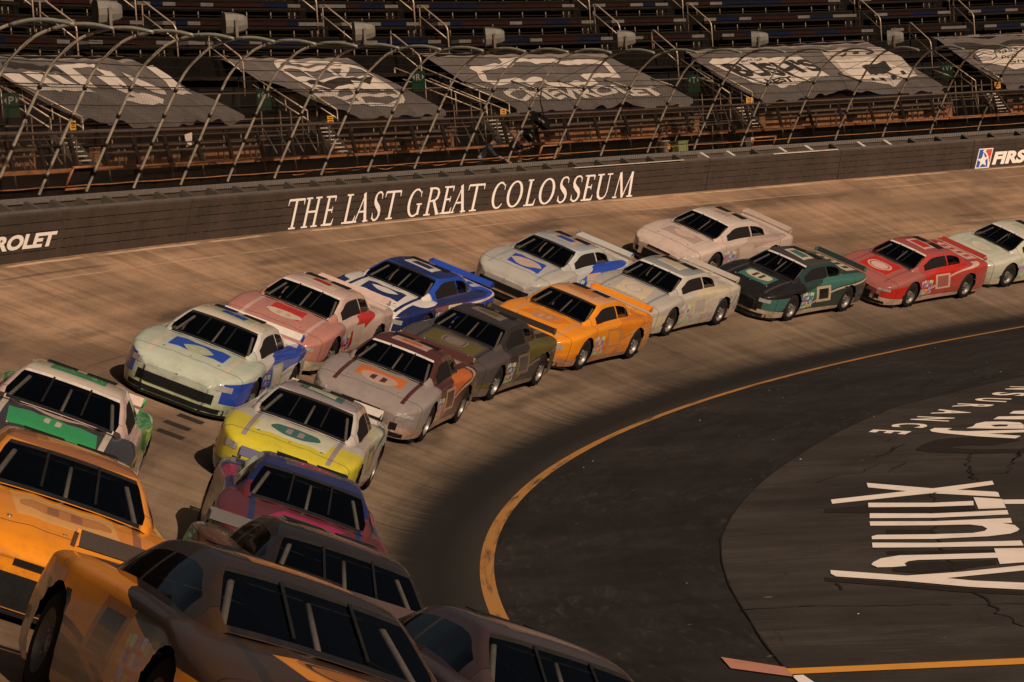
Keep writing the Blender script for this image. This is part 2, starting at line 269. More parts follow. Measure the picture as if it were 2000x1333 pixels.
D_T2S=[[(157.381,0.869),(157.01,0.905),(155.297,0.855),(154.827,0.746),(154.627,0.538),(154.685,0.372),(154.858,0.293),(155.311,0.198),(155.818,0.167),(156.386,0.197),(157.115,0.306),(157.428,0.47),(157.533,0.669),(157.562,0.788),(157.381,0.869)],[(156.86,0.794),(156.825,0.662)],[(155.937,0.789),(155.982,0.656)],[(155.226,0.784),(155.813,0.655)],[(157.482,0.8),(155.156,0.792)],[(156.645,0.47),(157.196,0.346)],[(156.102,0.475),(156.469,0.237)],[(157.826,0.355),(154.843,0.324)],[(155.758,0.46),(154.924,0.433)]]
D_T3S=[[(149.591,0.858),(147.791,0.834),(147.701,0.796),(146.108,0.765),(146.353,0.534),(147.493,0.538),(147.483,0.42),(149.126,0.425),(149.176,0.51),(150.081,0.491),(150.776,0.492),(151.166,0.527),(150.835,0.669),(150.935,0.735),(149.786,0.757),(149.29,0.826),(149.591,0.858)]]
D_T3T=[(151.115,0.382),(145.559,0.335),(151.185,0.167),(145.493,0.18)]
D_T4W=[[(142.494,0.725),(142.234,0.775),(141.969,0.753),(141.672,0.768),(140.376,0.771),(139.202,0.751),(139.116,0.565),(139.048,0.359),(139.86,0.336),(141.102,0.201),(142.065,0.248),(142.174,0.391)]]
D_T4T=[("BUSH'S",[(142.286,0.668),(139.091,0.691),(142.149,0.388),(138.911,0.452)]),('SINCE 1908',[(141.414,0.706),(140.545,0.756),(141.446,0.668),(140.558,0.718)]),('BEST',[(141.541,0.333),(140.351,0.419),(141.566,0.238),(140.389,0.322)])]
D_T4G=[[(138.12,0.658),(136.754,0.69),(136.087,0.274),(137.233,0.151),(138.208,0.249),(138.296,0.437)]]
D_T4C=[[(138.198,0.839),(137.395,0.883),(136.011,0.849),(135.716,0.661),(135.992,0.274),(137.246,0.184),(138.538,0.341)]]
D_T4H=[[(137.446,0.541),(136.503,0.578),(136.685,0.395),(137.567,0.355)],[(137.707,0.753),(137.406,0.786),(137.437,0.758),(137.711,0.72)],[(137.192,0.784),(136.958,0.789),(136.999,0.757),(137.214,0.751)],[(136.716,0.783),(136.437,0.777),(136.477,0.744),(136.757,0.75)],[(137.395,0.312),(137.217,0.308),(137.266,0.236),(137.465,0.231)],[(136.941,0.322),(136.78,0.326),(136.847,0.254),(137.009,0.249)],[(136.492,0.36),(136.339,0.377),(136.367,0.304),(136.539,0.287)],[(137.709,0.299),(137.606,0.295),(137.653,0.239),(137.785,0.238)]]
D_T5W=[[(133.058,0.692),(132.806,0.726),(132.014,0.74),(131.103,0.757),(130.236,0.753),(130.908,0.311),(132.032,0.337),(132.652,0.39),(133.203,0.472)]]
D_T5T=[('Bass',[(132.314,0.75),(131.407,0.751),(132.322,0.68),(131.423,0.676)]),('Pro',[(132.274,0.636),(131.71,0.639),(132.318,0.564),(131.727,0.565)]),('Shops',[(132.261,0.523),(130.893,0.517),(132.26,0.432),(130.839,0.422)])]
D_T5S=[[(133.231,0.608),(132.925,0.686),(132.55,0.709),(132.341,0.672),(132.438,0.589),(132.743,0.519),(133.101,0.504),(133.275,0.544),(133.231,0.608)],[(133.125,0.597),(132.8,0.65),(132.632,0.62),(132.442,0.64)],[(133.143,0.563),(132.879,0.576),(132.706,0.561)]]
D_T5G=[[(133.368,0.88),(132.916,0.887),(132.444,0.837),(131.799,0.839),(131.243,0.894),(129.942,0.892),(130.153,0.792),(131.267,0.815),(132.895,0.739),(133.227,0.747)]]
D_WALL=[('T',226.21,225.31),('H',225.25,224.38),('E',224.15,223.53),('L',223.02,222.32),('A',222.4,221.59),('S',221.45,220.94),('T',220.85,219.98),('G',219.5,218.71),('R',218.52,217.67),('E',217.61,217.02),('A',217.05,216.21),('T',216.26,215.36),('C',214.85,214.1),('O',214.04,213.19),('L',213.0,212.41),('O',212.27,211.42),('S',211.23,210.67),('S',210.5,209.94),('E',209.85,209.26),('U',209.18,208.31),('M',208.14,207.08)]

# ------------------------------------------------------------------ ground, infield, track
def polar_sheet(name, rs, zf, p0, p1, n, m, closed=False, uvk=1.0):
    me = bpy.data.meshes.new(name); vs = []; fs = []; uvs = []
    nr = len(rs); cnt = n if closed else n+1
    for i in range(cnt):
        ph = p0+(p1-p0)*i/n
        for r in rs: vs.append(tuple(P(r, ph, zf(r))))
    for i in range(n):
        for j in range(nr-1):
            a, b = i*nr+j, ((i+1) % cnt)*nr+j
            fs.append((a, a+1, b+1, b))
            pa, pb = R(p0+(p1-p0)*i/n)*73*K, R(p0+(p1-p0)*(i+1)/n)*73*K
            uvs += [(pa, (rs[j]-67)*K), (pa, (rs[j+1]-67)*K), (pb, (rs[j+1]-67)*K), (pb, (rs[j]-67)*K)]
    me.from_pydata(vs, [], fs); ul = me.uv_layers.new(name='UVMap')
    ul.data.foreach_set('uv', [x for q in uvs for x in q]); me.materials.append(m)
    me.polygons.foreach_set('use_smooth', [True]*len(fs)); me.update()
    bm = bmesh.new(); bm.from_mesh(me); bmesh.ops.recalc_face_normals(bm, faces=bm.faces)
    if sum(f.normal.z for f in bm.faces) < 0: bmesh.ops.reverse_faces(bm, faces=bm.faces)
    bm.to_mesh(me); bm.free()
    o = bpy.data.objects.new(name, me); col.objects.link(o); return tag(o, kind='structure')
b = MB(); b.quad((-1500, -1500, -.4), (1500, -1500, -.4), (1500, 1500, -.4), (-1500, 1500, -.4)); tag(b.build('ground', M['ground']), kind='structure')
polar_sheet('infield_asphalt', [2, 20, 40, 52, 56, 60, 64, 66, 67.05], lambda r: -.012, 0, 360, 360, M['apron'], True)
tr = [67.0, 67.27]+[67.27+1.73*i/8 for i in range(1, 9)]+[69+(RW+.1-69)*i/16 for i in range(1, 17)]
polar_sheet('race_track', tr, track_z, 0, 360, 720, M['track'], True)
polar_sheet('painted_line', [66.89, 67.10], lambda r: .003, 120, 205, 340, M['yline'])
def flat_paint(name, polys, m, z, parent=None):
    b = MB()
    for li, p in enumerate(polys):
        vs = [Vector((x*K, y*K, z+.0004*li)) for x, y in p]
        for t in tessellate_polygon([vs]): b.add([vs[i] for i in t], [(0, 1, 2)])
    o = b.build(name, m, parent, recalc=False)
    bm = bmesh.new(); bm.from_mesh(o.data)
    for f in bm.faces:
        if f.normal.z < 0: f.normal_flip()
    bm.to_mesh(o.data); bm.free(); return o
# inner pad of older, paler asphalt
ED = [(120, 57.2), (140, 58.7), (150, 59.4), (162.7, 60.28), (169, 61.64), (173, 61.95), (177.3, 62.29), (182.8, 62.88), (187.4, 63.4), (191.2, 63.7), (194.1, 63.92), (197.4, 64.3), (205, 65.0)]
def edge(ph): return float(np.interp(ph, [e[0] for e in ED], [e[1] for e in ED]))
nP = 150
me = bpy.data.meshes.new('infield_pad'); vs = []; fs = []; uvs = []
for i in range(nP+1):
    ph = 120+85*i/nP
    for k in range(9): vs.append(tuple(P(edge(ph)-k*k*.7, ph, .0)+Vector((0, 0, -.004))))
for i in range(nP):
    for k in range(8):
        q = (i*9+k, i*9+k+1, (i+1)*9+k+1, (i+1)*9+k); fs.append(q[::1]); uvs += [(vs[t][0]*.9, vs[t][1]*.9) for t in q]
me.from_pydata(vs, [], fs); me.uv_layers.new(name='UVMap').data.foreach_set('uv', [x for q in uvs for x in q]); me.materials.append(M['pad']); me.update()
po = bpy.data.objects.new('infield_pad', me); col.objects.link(po); tag(po, kind='structure')
b = MB()
for i in range(nP):
    a, c = 120+85*i/nP, 120+85*(i+1)/nP; w0 = .016+.007*math.sin(i*1.7); w1 = .016+.007*math.sin((i+1)*1.7)
    b.quad(P(edge(a)-w0*.3, a, .003), P(edge(a)+w0, a, .003), P(edge(c)+w1, c, .003), P(edge(c)-w1*.3, c, .003))
tag(b.build('asphalt_seam', M['crack']), kind='structure')
tag(flat_paint('blackout_paint', D_DARK, M['darkpatch'], .0005), kind='structure')
letters = [flat_paint('painted_lettering', D_XFIN, M['white'], .003), flat_paint('painted_lettering', D_WAY, M['white'], .003)]
for o in letters: tag(o, kind='structure')
for nm, p, m in (('painted_line', D_PITO, 'orange'), ('painted_line', D_PITP, 'pink'), ('painted_line', D_PITW, 'white')):
    tag(flat_paint(nm, [p], M[m], .0045 if m == 'orange' else .003), kind='structure')
b = MB()
for cr_ in D_CRACK:
    pts = []
    for (x0, y0), (x1, y1) in zip(cr_[:-1], cr_[1:]):
        n = max(2, int(math.hypot(x1-x0, y1-y0)/.22))
        for i in range(n): pts.append((x0+(x1-x0)*i/n+random.uniform(-.06, .06), y0+(y1-y0)*i/n+random.uniform(-.06, .06)))
    pts.append(cr_[-1])
    for (x0, y0), (x1, y1) in zip(pts[:-1], pts[1:]):
        d = Vector((y0-y1, x1-x0, 0)); d.normalize(); d *= random.uniform(.006, .020)
        b.quad((x0*K-d.x, y0*K-d.y, .0035), (x0*K+d.x, y0*K+d.y, .0035), (x1*K+d.x, y1*K+d.y, .0035), (x1*K-d.x, y1*K-d.y, .0035))
tag(b.build('asphalt_cracks', M['crack'], recalc=False), kind='structure')

# three dark square patches ground into the concrete
def bank_pt(r, ph, off): be = math.atan(TB); n = Vector((-math.sin(be)*math.cos(R(ph)), -math.sin(be)*math.sin(R(ph)), math.cos(be))); return P(r, ph, track_z(r))+n*off
for r_, ph_ in ((72.387, 182.93), (72.388, 183.85), (72.295, 184.73)):
    b = MB(); b.quad(bank_pt(r_-.21, ph_-.16, .004), bank_pt(r_+.21, ph_-.16, .004), bank_pt(r_+.21, ph_+.16, .004), bank_pt(r_-.21, ph_+.16, .004)); tag(b.build('dark_patch', M['darkpatch'], recalc=False), kind='structure')
# ------------------------------------------------------------------ lettering
def glyph_mesh(txt, bold=.0, shear=0.0):
    cu = bpy.data.curves.new('t', 'FONT'); cu.body = txt; cu.size = 1; cu.offset = bold; cu.shear = shear; cu.fill_mode = 'FRONT'; cu.resolution_u = 4
    o = bpy.data.objects.new('t', cu); col.objects.link(o)
    dg = bpy.context.evaluated_depsgraph_get(); me = bpy.data.meshes.new_from_object(o.evaluated_get(dg))
    bpy.data.objects.remove(o); bm = bmesh.new(); bm.from_mesh(me); bpy.data.meshes.remove(me)
    xs = [v.co.x for v in bm.verts]; ys = [v.co.y for v in bm.verts]; x0, x1, y0, y1 = min(xs), max(xs), min(ys), max(ys)
    for v in bm.verts: v.co = Vector(((v.co.x-x0)/(x1-x0), (v.co.y-y0)/(y1-y0), 0))
    bmesh.ops.triangulate(bm, faces=bm.faces); return bm
def refine(bm, L):
    for _ in range(5):
        es = [e for e in bm.edges if e.calc_length() > L]
        if not es: break
        bmesh.ops.subdivide_edges(bm, edges=es, cuts=1); bmesh.ops.triangulate(bm, faces=bm.faces)
def map_bm(b, bm, fn, m=0):
    bm.verts.index_update(); b.add([fn(v.co.x, v.co.y) for v in bm.verts], [tuple(v.index for v in f.verts) for f in bm.faces], m); bm.free()
b = MB()
for ch, (bl, tl, br, tr_) in D_INS:
    bm = glyph_mesh(ch, .03)
    def fn(u, v, bl=bl, tl=tl, br=br, tr_=tr_):
        x = [(1-v)*((1-u)*bl[k]+u*br[k])+v*((1-u)*tl[k]+u*tr_[k]) for k in (0, 1)]; return (x[0]*K, x[1]*K, .0035)
    map_bm(b, bm, fn)
tag(b.build('painted_lettering', M['white'], recalc=False), kind='structure')

# ------------------------------------------------------------------ steel energy-absorbing wall
def wall_pt(s, h, off=0.0):     # s arc length along wall base (survey units), h up the leaning face
    ph = math.degrees(s/RW); r = RW-h*math.sin(WL)-off*math.cos(WL); z = ZW+h*math.cos(WL)-off*math.sin(WL); return P(r, ph, z)
barrier = thing('barrier_wall', 'long dark barrier wall of steel panels curving along the top of the banking', 'wall', P(RW, 150, ZW))
hs = [-.06]
for k in range(1, 5): hs += [k*.205-.008, k*.205, k*.205+.008]
hs += [1.0, 1.04]
offs = [0]+[0, -.018, 0]*4+[0, -.03]
JS = [203.0+7.143*k for k in range(-4, 8)]
for j0, j1 in zip(JS[:-1], JS[1:]):
    b = MB(); n = 10; G = []
    jig = random.uniform(-.003, .003)
    for i in range(n+1):
        s = j0+.014+(j1-j0-.028)*i/n; prof = [wall_pt(s, h, o+jig) for h, o in zip(hs, offs)]+[wall_pt(s, 1.045, -.22), wall_pt(s, -.06, -.22)]; G.append(prof)
    m_ = len(G[0])
    vs = [p for g in G for p in g]; fs = []; 
    b.add(vs, [(i*m_+j, i*m_+j+1, (i+1)*m_+j+1, (i+1)*m_+j) for i in range(n) for j in range(m_-3)], 0)
    b.add(vs, [(i*m_+j, i*m_+j+1, (i+1)*m_+j+1, (i+1)*m_+j) for i in range(n) for j in (m_-3,)], 1)
    b.add(vs, [(i*m_+m_-2, i*m_+m_-1, (i+1)*m_+m_-1, (i+1)*m_+m_-2) for i in range(n)], 0)
    b.add([*G[0]], [tuple(range(m_))], 0); b.add([*G[-1]], [tuple(range(m_-1, -1, -1))], 0)
    # horizontal black gaps between the stacked tubes, interrupted like stitching
    s = j0+.05
    while s < j1-.35:
        L = random.uniform(.25, .55)
        for k in range(1, 5):
            if random.random() < .8:
                h = k*.205; b.add([wall_pt(s, h-.006, .003+jig), wall_pt(s+L*.8, h-.006, .003+jig), wall_pt(s+L*.8, h+.006, .003+jig), wall_pt(s, h+.006, .003+jig)], [(0, 1, 2, 3)], 2)
        s += L
    b.build('panel', [M['wall'], M['wallcap'], M['joint']], barrier)
b = MB()
for s in JS: b.quad(wall_pt(s-.014, -.05, -.01), wall_pt(s+.014, -.05, -.01), wall_pt(s+.014, 1.03, -.01), wall_pt(s-.014, 1.03, -.01))
b.build('joint_seal', M['joint'], barrier)
# foam wedges in the gap between the barrier and the concrete wall
ns = 0; s = 176.0
while s < 250:
    b = MB(); ph = math.degrees(s/78.4); w = .075/78.4*57.3; rb, zb = 78.36, 5.47
    for e in (-w, w): pass
    A = [(78.33, 5.05), (78.80, 5.05), (78.80, 5.74), (78.72, 5.76), (78.34, 5.545)]
    vs = [P(r, ph-w, z) for r, z in A]+[P(r, ph+w, z) for r, z in A]; n5 = 5
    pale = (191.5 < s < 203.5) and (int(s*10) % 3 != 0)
    b.add(vs, [(4, 3, 2, 1, 0), (5, 6, 7, 8, 9)]+[(i, (i+1) % 5, (i+1) % 5+5, i+5) for i in range(5)])
    b.build('foam_wedge', M['foam_sunlit'] if pale else M['foam'], barrier); s += 1.405
b = MB(); b.polar_box(78.36, 78.62, 125, 190, 4.9, 5.42); b.build('gap_shade', M['black'], barrier)  # black filler standing in for the shade deep in the gap
b = MB()                                              # sunlight along the barrier top, painted as pale strips
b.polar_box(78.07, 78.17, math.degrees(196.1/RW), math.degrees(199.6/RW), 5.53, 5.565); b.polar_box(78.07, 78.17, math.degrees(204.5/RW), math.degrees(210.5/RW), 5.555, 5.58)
b.build('cap_sunlight', M['foam_sunlit'], barrier)

# serif capitals built from thick and thin strokes, painted on the wall
def arc(cx, cy, rx, ry, a0, a1, n=14): return [(cx+rx*math.cos(R(a0+(a1-a0)*i/n)), cy+ry*math.sin(R(a0+(a1-a0)*i/n))) for i in range(n+1)]
TK, TN = .155, .075
def ser(x, y, w, d=1): return ([(x-w/2, y), (x+w/2, y)], [.055, .055])
def stem(x, y0=0, y1=1, w=TK): return ([(x, y0), (x, y1)], [w, w])
def serif_glyph(ch):                    # strokes in a unit box: (points, widths)
    S = []
    if ch == 'T': S = [stem(.5), ser(.5, .027, .42), ([(0.02, .96), (.98, .96)], [.075, .075]), ([(.04, .96), (.02, .78)], [.09, .03]), ([(.96, .96), (.98, .78)], [.09, .03])]
    if ch == 'H': S = [stem(.2), stem(.8), ([(.2, .52), (.8, .52)], [.07, .07])]+[ser(x, y, .4) for x in (.2, .8) for y in (.027, .973)]
    if ch == 'E': S = [stem(.28), ser(.25, .027, .5), ([(.28, .965), (.88, .965)], [.07, .07]), ([(.28, .03), (.92, .03)], [.075, .075]), ([(.28, .52), (.74, .52)], [.065, .065]), ([(.86, .97), (.88, .80)], [.1, .03]), ([(.9, .02), (.98, .22)], [.1, .03]), ([(.74, .62), (.74, .42)], [.05, .05]), ser(.2, .973, .4)]
    if ch == 'L': S = [stem(.28), ser(.28, .973, .5), ser(.25, .027, .5), ([(.28, .03), (.9, .03)], [.075, .075]), ([(.88, .02), (.98, .25)], [.11, .03])]
    if ch == 'A': S = [([(.12, .0), (.53, 1.0)], [.07, .07]), ([(.84, .0), (.46, 1.0)], [.165, .165]), ([(.26, .36), (.72, .36)], [.065, .065]), ser(.12, .027, .28), ser(.84, .027, .34)]
    if ch == 'S': S = [([(.86, .78), (.84, .9), (.7, .97), (.5, .985), (.3, .95), (.19, .85), (.17, .74), (.25, .63), (.45, .53), (.68, .43), (.82, .32), (.84, .2), (.74, .08), (.54, .02), (.34, .03), (.18, .1), (.13, .25)], [.03, .06, .07, .06, .08, .12, .15, .17, .19, .19, .16, .14, .1, .07, .07, .07, .03]), ([(.86, .92), (.87, .74)], [.05, .03]), ([(.13, .06), (.12, .28)], [.05, .03])]
    if ch in 'CGO':
        a0, a1 = (48, 318) if ch != 'O' else (0, 360)
        pts = arc(.5, .5, .42, .47, a0, a1, 28); ws = [.06+.11*abs(math.cos(math.atan2(y-.5, x-.5)))**1.5 for x, y in pts]
        if ch != 'O':
            for k in range(4): ws[k] = .04+.012*k
            for k in range(3): ws[-1-k] = .04+.012*k
        S = [(pts, ws)]
        if ch != 'O': S += [([(.82, .9), (.83, .70)], [.05, .04])]
        if ch == 'G': S += [stem(.81, .06, .45, .15), ser(.81, .44, .36)]
    if ch == 'R': S = [stem(.22), ser(.22, .027, .42), ([(.1, .965), (.5, .965), (.68, .91), (.75, .78), (.72, .63), (.58, .53), (.25, .5)], [.07, .07, .09, .15, .14, .08, .06]), ([(.5, .52), (.88, .03)], [.13, .16]), ser(.9, .027, .25)]
    if ch == 'U': S = [([(.22, 1), (.22, .3), (.28, .12), (.42, .03), (.58, .03), (.73, .12), (.79, .3), (.79, 1)], [TK, TK, .14, .1, .07, .065, .065, .065]), ser(.22, .973, .42), ser(.79, .973, .34)]
    if ch == 'M': S = [([(.12, 0), (.2, 1)], [.06, .06]), ([(.22, 1), (.51, .0)], [.15, .13]), ([(.51, .0), (.82, 1)], [.06, .06]), ([(.89, 0), (.82, 1)], [.145, .145]), ser(.12, .027, .22), ser(.89, .027, .3)]
    return S
def stroke_quads(pts, ws, asp=1.0):
    out = []
    for i in range(len(pts)-1):
        (x0, y0), (x1, y1) = pts[i], pts[i+1]
        def nrm(k):
            a = pts[max(0, k-1)]; c = pts[min(len(pts)-1, k+1)]; dx, dy = (c[0]-a[0])*asp, c[1]-a[1]; L = math.hypot(dx, dy) or 1
            return (-dy/L/asp, dx/L)
        n0, n1 = nrm(i), nrm(i+1); w0, w1 = ws[i]/2, ws[i+1]/2
        out.append([(x0+n0[0]*w0, y0+n0[1]*w0), (x0-n0[0]*w0, y0-n0[1]*w0), (x1-n1[0]*w1, y1-n1[1]*w1), (x1+n1[0]*w1, y1+n1[1]*w1)])
    return out
b = MB(); lay = 0
for ch, s0, s1 in D_WALL:
    asp = abs(s1-s0)/.80
    for pts, ws in serif_glyph(ch):
        lay = (lay+1) % 6
        for q in stroke_quads(pts, ws, asp):
            vs = []
            for u, v in q:
                h = .035+v*.80; s = s0+(s1-s0)*u-.06*v; vs.append(wall_pt(s, h, .012+.0008*lay))
            b.add(vs, [(0, 1, 2, 3)])
b.build('lettering', M['wallwhite'], barrier, recalc=False)
def wall_text(txt, s0, s1, h0, h1, bold, sh, m):
    bm = glyph_mesh(txt, bold); refine(bm, .08); b = MB()
    map_bm(b, bm, lambda u, v: wall_pt(s0+(s1-s0)*u-sh*v, h0+(h1-h0)*v, .014)); return b.build('lettering', m, barrier, recalc=False)
wall_text('CHEVROLET', 245.0, 238.93, .275, .60, .045, .10, M['wallwhite'])
wall_text('FIRST', 187.62, 185.35, .09, .57, .05, .10, M['wallwhite'])
M['lblue'] = mat('emblem_blue', (.03, .10, .36), .5); M['lred'] = mat('emblem_red', (.62, .09, .05), .5)
def emb(pts, m, off, nm):
    bm = bmesh.new(); vv = [bm.verts.new((x, y, 0)) for x, y in pts]
    for t in tessellate_polygon([[v.co for v in vv]]): bm.faces.new([vv[i] for i in t])
    b = MB(); map_bm(b, bm, lambda u, v: wall_pt(188.50-.75*u-.08*v, .0+.72*v, off+.005)); b.build(nm, m, barrier, recalc=False)
emb([(0, 0), (1, 0), (1, 1), (0, 1)], M['wallwhite'], .009, 'emblem')
emb([(.06, .05), (.94, .05), (.94, .95), (.06, .95)], M['lblue'], .0105, 'emblem')
emb([(.38, .95)]+[(x, y) for x, y in arc(.06, .08, .78, .80, 72, 0, 10)]+[(.94, .05), (.94, .95)], M['wallwhite'], .012, 'emblem')
emb([(.52, .95)]+[(x, y) for x, y in arc(.06, .08, .86, .88, 60, 12, 10)]+[(.94, .30), (.94, .95)], M['lred'], .0135, 'emblem')
st = []
for k in range(10):
    rr = .42 if k % 2 == 0 else .17; a = R(100+36*k); st.append((.44+rr*math.cos(a), .40+rr*math.sin(a)))
emb(st, M['wallwhite'], .015, 'emblem')

# ------------------------------------------------------------------ concrete wall behind the barrier
cw = thing('concrete_wall', 'brown concrete wall with ribbed grey top behind the steel barrier', 'wall', P(79, 150, 4.9))
b = MB(); b.polar_box(78.80, 79.2, 125, 190, 4.8, 5.70); b.build('wall_body', M['conc'], cw)
b = MB(); b.polar_box(78.77, 79.23, 125, 190, 5.70, 5.83)
ph = 126.0
while ph < 189: b.box(P(78.765, ph, 5.765), (P(1, ph, 0).normalized(), Vector((-math.sin(R(ph)), math.cos(R(ph)), 0)), Vector((0, 0, 1))), (.02, .05, .09)); ph += .085
b.build('ribbed_cap', M['grate'], cw)
# catwalk floor behind it
b = MB(); b.polar_box(79.2, 80.4, 125, 190, 4.7, 4.85); tag(b.build('catwalk', M['stand']), kind='structure')

# ------------------------------------------------------------------ catch fence
def post_path(i):
    dz = -.022*max(0, i)
    return [(79.0, 5.72, 0), (78.7, 6.27, 0), (78.35, 6.9, .3*dz), (78.0, 7.52, .5*dz), (77.66, 8.1, .8*dz), (77.5, 8.36, dz), (77.3, 8.6, dz), (77.05, 8.80, dz), (76.75, 9.0, dz), (76.4, 9.12, dz), (76.0, 9.18, dz), (75.55, 9.15, dz), (75.12, 9.03, dz)]
fence = thing('catch_fence', 'tall curved catch fence of leaning pipes and chain link behind the barrier wall', 'fence', P(79, 150, 5.7))
def php(i): return PH0-i*DPH
def smooth_path(p, n=3):
    q = [p[0]]
    for k in range(len(p)-1):
        a, b_, c, d = p[max(0, k-1)], p[k], p[k+1], p[min(len(p)-1, k+2)]
        for j in range(1, n+1):
            t = j/n; q.append(.5*((2*b_)+(c-a)*t+(2*a-5*b_+4*c-d)*t*t+(3*b_-a-3*c+d)*t**3))
    return q
IP = range(-3, 25)
for i in IP:
    pts = [P(r, php(i), z+d) for r, z, d in post_path(i)]
    b = MB(); b.tube(smooth_path(pts[:11]), .029, 8); b.tube(smooth_path(pts[9:]), .034, 8, 1)
    for k in (1, 2, 3, 4): b.tube([pts[k]+(pts[k-1]-pts[k]).normalized()*.035, pts[k]-(pts[k-1]-pts[k]).normalized()*.035], .045, 8, 2)
    d = (pts[1]-pts[0]); b.tube([pts[0]-d*.25, pts[0]+d*.30], .045, 8, 3)
    b.build('post', [M['galv'], M['sleeve'], M['cable'], M['black']], fence)
    if i >= 9 and i % 1 == 0:
        q = pts[4]; e = P(78.6, php(i), 8.42+post_path(i)[4][2]); b = MB(); b.tube([q, e], .025, 6); b.tube([e, pts[1]*.35+q*.65], .006, 4, 1); b.tube([e, pts[9]], .006, 4, 1); b.build('outrigger', [M['galv'], M['cable']], fence)
prof0 = post_path(0)
def prof_at(t, i):     # t 0..12 along the profile
    pp = post_path(i); k = min(int(t), 11); f = t-k; a, c = pp[k], pp[k+1]
    return a[0]+(c[0]-a[0])*f, a[1]+a[2]+(c[1]+c[2]-a[1]-a[2])*f
for n_, t in enumerate([.55, 1.25, 2.0, 2.75, 3.4, 4.05, 5.0, 6.0, 7.0, 8.0, 9.0, 10.3, 12.0]):
    b = MB(); pts = []
    for i in IP:
        r, z = prof_at(t, i); pts.append(P(r+.04, php(i), z))
        r2, z2 = prof_at(t, i+.5); pts.append(P(r2+.04, php(i+.5), z2-.012))
    b.tube(pts, .008 if n_ else .012, 5); b.build('cable', M['orangebrown'] if n_ == 0 else M['cable'], fence)
# chain link: every wire modelled, woven up to the bend
b = MB(); s0, s1 = php(24)*RP/57.29578, php(-3)*RP/57.29578; H = 2.78; pitch = .088
def fence_pt(s, h):    # h along the straight part (survey units)
    i = (PH0-s/RP*57.29578)/DPH; t = h/H*4.25; r, z = prof_at(t, max(0, i)); return P(r+.06, s/RP*57.29578, z)
for sg in (1, -1):
    n = int((s1-s0)/pitch)
    for k in range(n):
        s = s0+k*pitch; pts = [fence_pt(s+sg*h*.62, h) for h in (0, H*.25, H*.5, H*.75, H) if s0 <= s+sg*h*.62 <= s1]
        if len(pts) > 1: b.tube(pts, .0027, 3, caps=False)
b.tube([fence_pt(s0+(s1-s0)*k/80, H) for k in range(81)], .010, 4)
b.build('chain_link', M['wire'], fence, recalc=False)
# photographers' windows let into the mesh
def fr(p0, p1, z0, z1, r=79.02):
    b = MB(); c = [P(r+.02-(z-5.72)*.54, p, z) for p, z in ((p0, z0), (p1, z0), (p1, z1), (p0, z1))]
    for k in range(4): b.tube([c[k], c[(k+1) % 4]], .026, 6)
    c2 = [q+Vector((math.cos(R(150))*.03, math.sin(R(150))*.03, 0)) for q in c]; b.add(c2, [(0, 1, 2, 3)], 1); b.build('camera_window', [M['orangebrown'], M['black']], fence)
fr(154.35, 153.6, 5.92, 6.28); fr(173.0, 172.1, 5.95, 6.42); fr(145.9, 145.05, 5.82, 6.12)
# loudspeakers on every third post
spk0 = None
labs = ['grey horn loudspeaker on the fence top, leftmost of all', 'grey horn loudspeaker, second from left, above the big grey cover at left', 'grey horn loudspeaker between the upper handrails left of centre', 'grey horn loudspeaker above the left end of the cover with white outline emblem', 'grey horn loudspeaker above the right end of the cover with white outline emblem', 'grey horn loudspeaker in front of the white and black printed cover', 'grey horn loudspeaker at the upper right corner of the printed cover, rightmost']
for n_, ph in enumerate([175.85, 170.32, 164.79, 159.26, 153.73, 148.2, 142.67]):
    i = (PH0-ph)/DPH; z = 9.14-.022*max(0, i)+.06; base = P(76.1, ph, z)
    if spk0 is None:
        t = thing('loudspeaker', labs[0], 'loudspeaker', (0, 0, 0), 'loudspeakers along the fence top'); spk0 = t
        b = MB(); w, h = .22, .19
        # horn: square mouth facing the stands, rounded back
        secs = [(-.25, .14, .13), (-.18, .19, .17), (.0, .23, .21), (.2, .25, .23)]
        vs = []
        for x, w_, h_ in secs:
            for k in range(12):
                a = 2*math.pi*(k+.5)/12; e = 3.5; c_, s_ = math.cos(a), math.sin(a); rr = (abs(c_)**e+abs(s_)**e)**(-1/e); vs.append((x, w_*c_*rr, .27+h_*s_*rr))
        b.add(vs, [(i_*12+k, i_*12+(k+1) % 12, (i_+1)*12+(k+1) % 12, (i_+1)*12+k) for i_ in range(3) for k in range(12)]+[tuple(range(12)), tuple(range(47, 35, -1))], 0, False)
        b.build('horn', M['speaker'], t)
        b = MB(); b.box((0, .265, .17), ((1, 0, 0), (0, 1, 0), (0, 0, 1)), (.05, .02, .34)); b.box((0, -.265, .17), ((1, 0, 0), (0, 1, 0), (0, 0, 1)), (.05, .02, .34)); b.box((0, 0, .0), ((1, 0, 0), (0, 1, 0), (0, 0, 1)), (.06, .56, .025)); b.build('bracket', M['alu'], t)
        b = MB(); b.tube([(0, 0, .5), (0, 0, .56)], .02, 6); b.build('lifting_eye', M['alu'], t)
    else:
        t = spk0.copy(); col.objects.link(t); t['label'] = labs[n_]
        for ch in list(spk0.children): c = ch.copy(); col.objects.link(c); c.parent = t
    t.location = base; t.rotation_euler = (0, 0, R(ph+35))

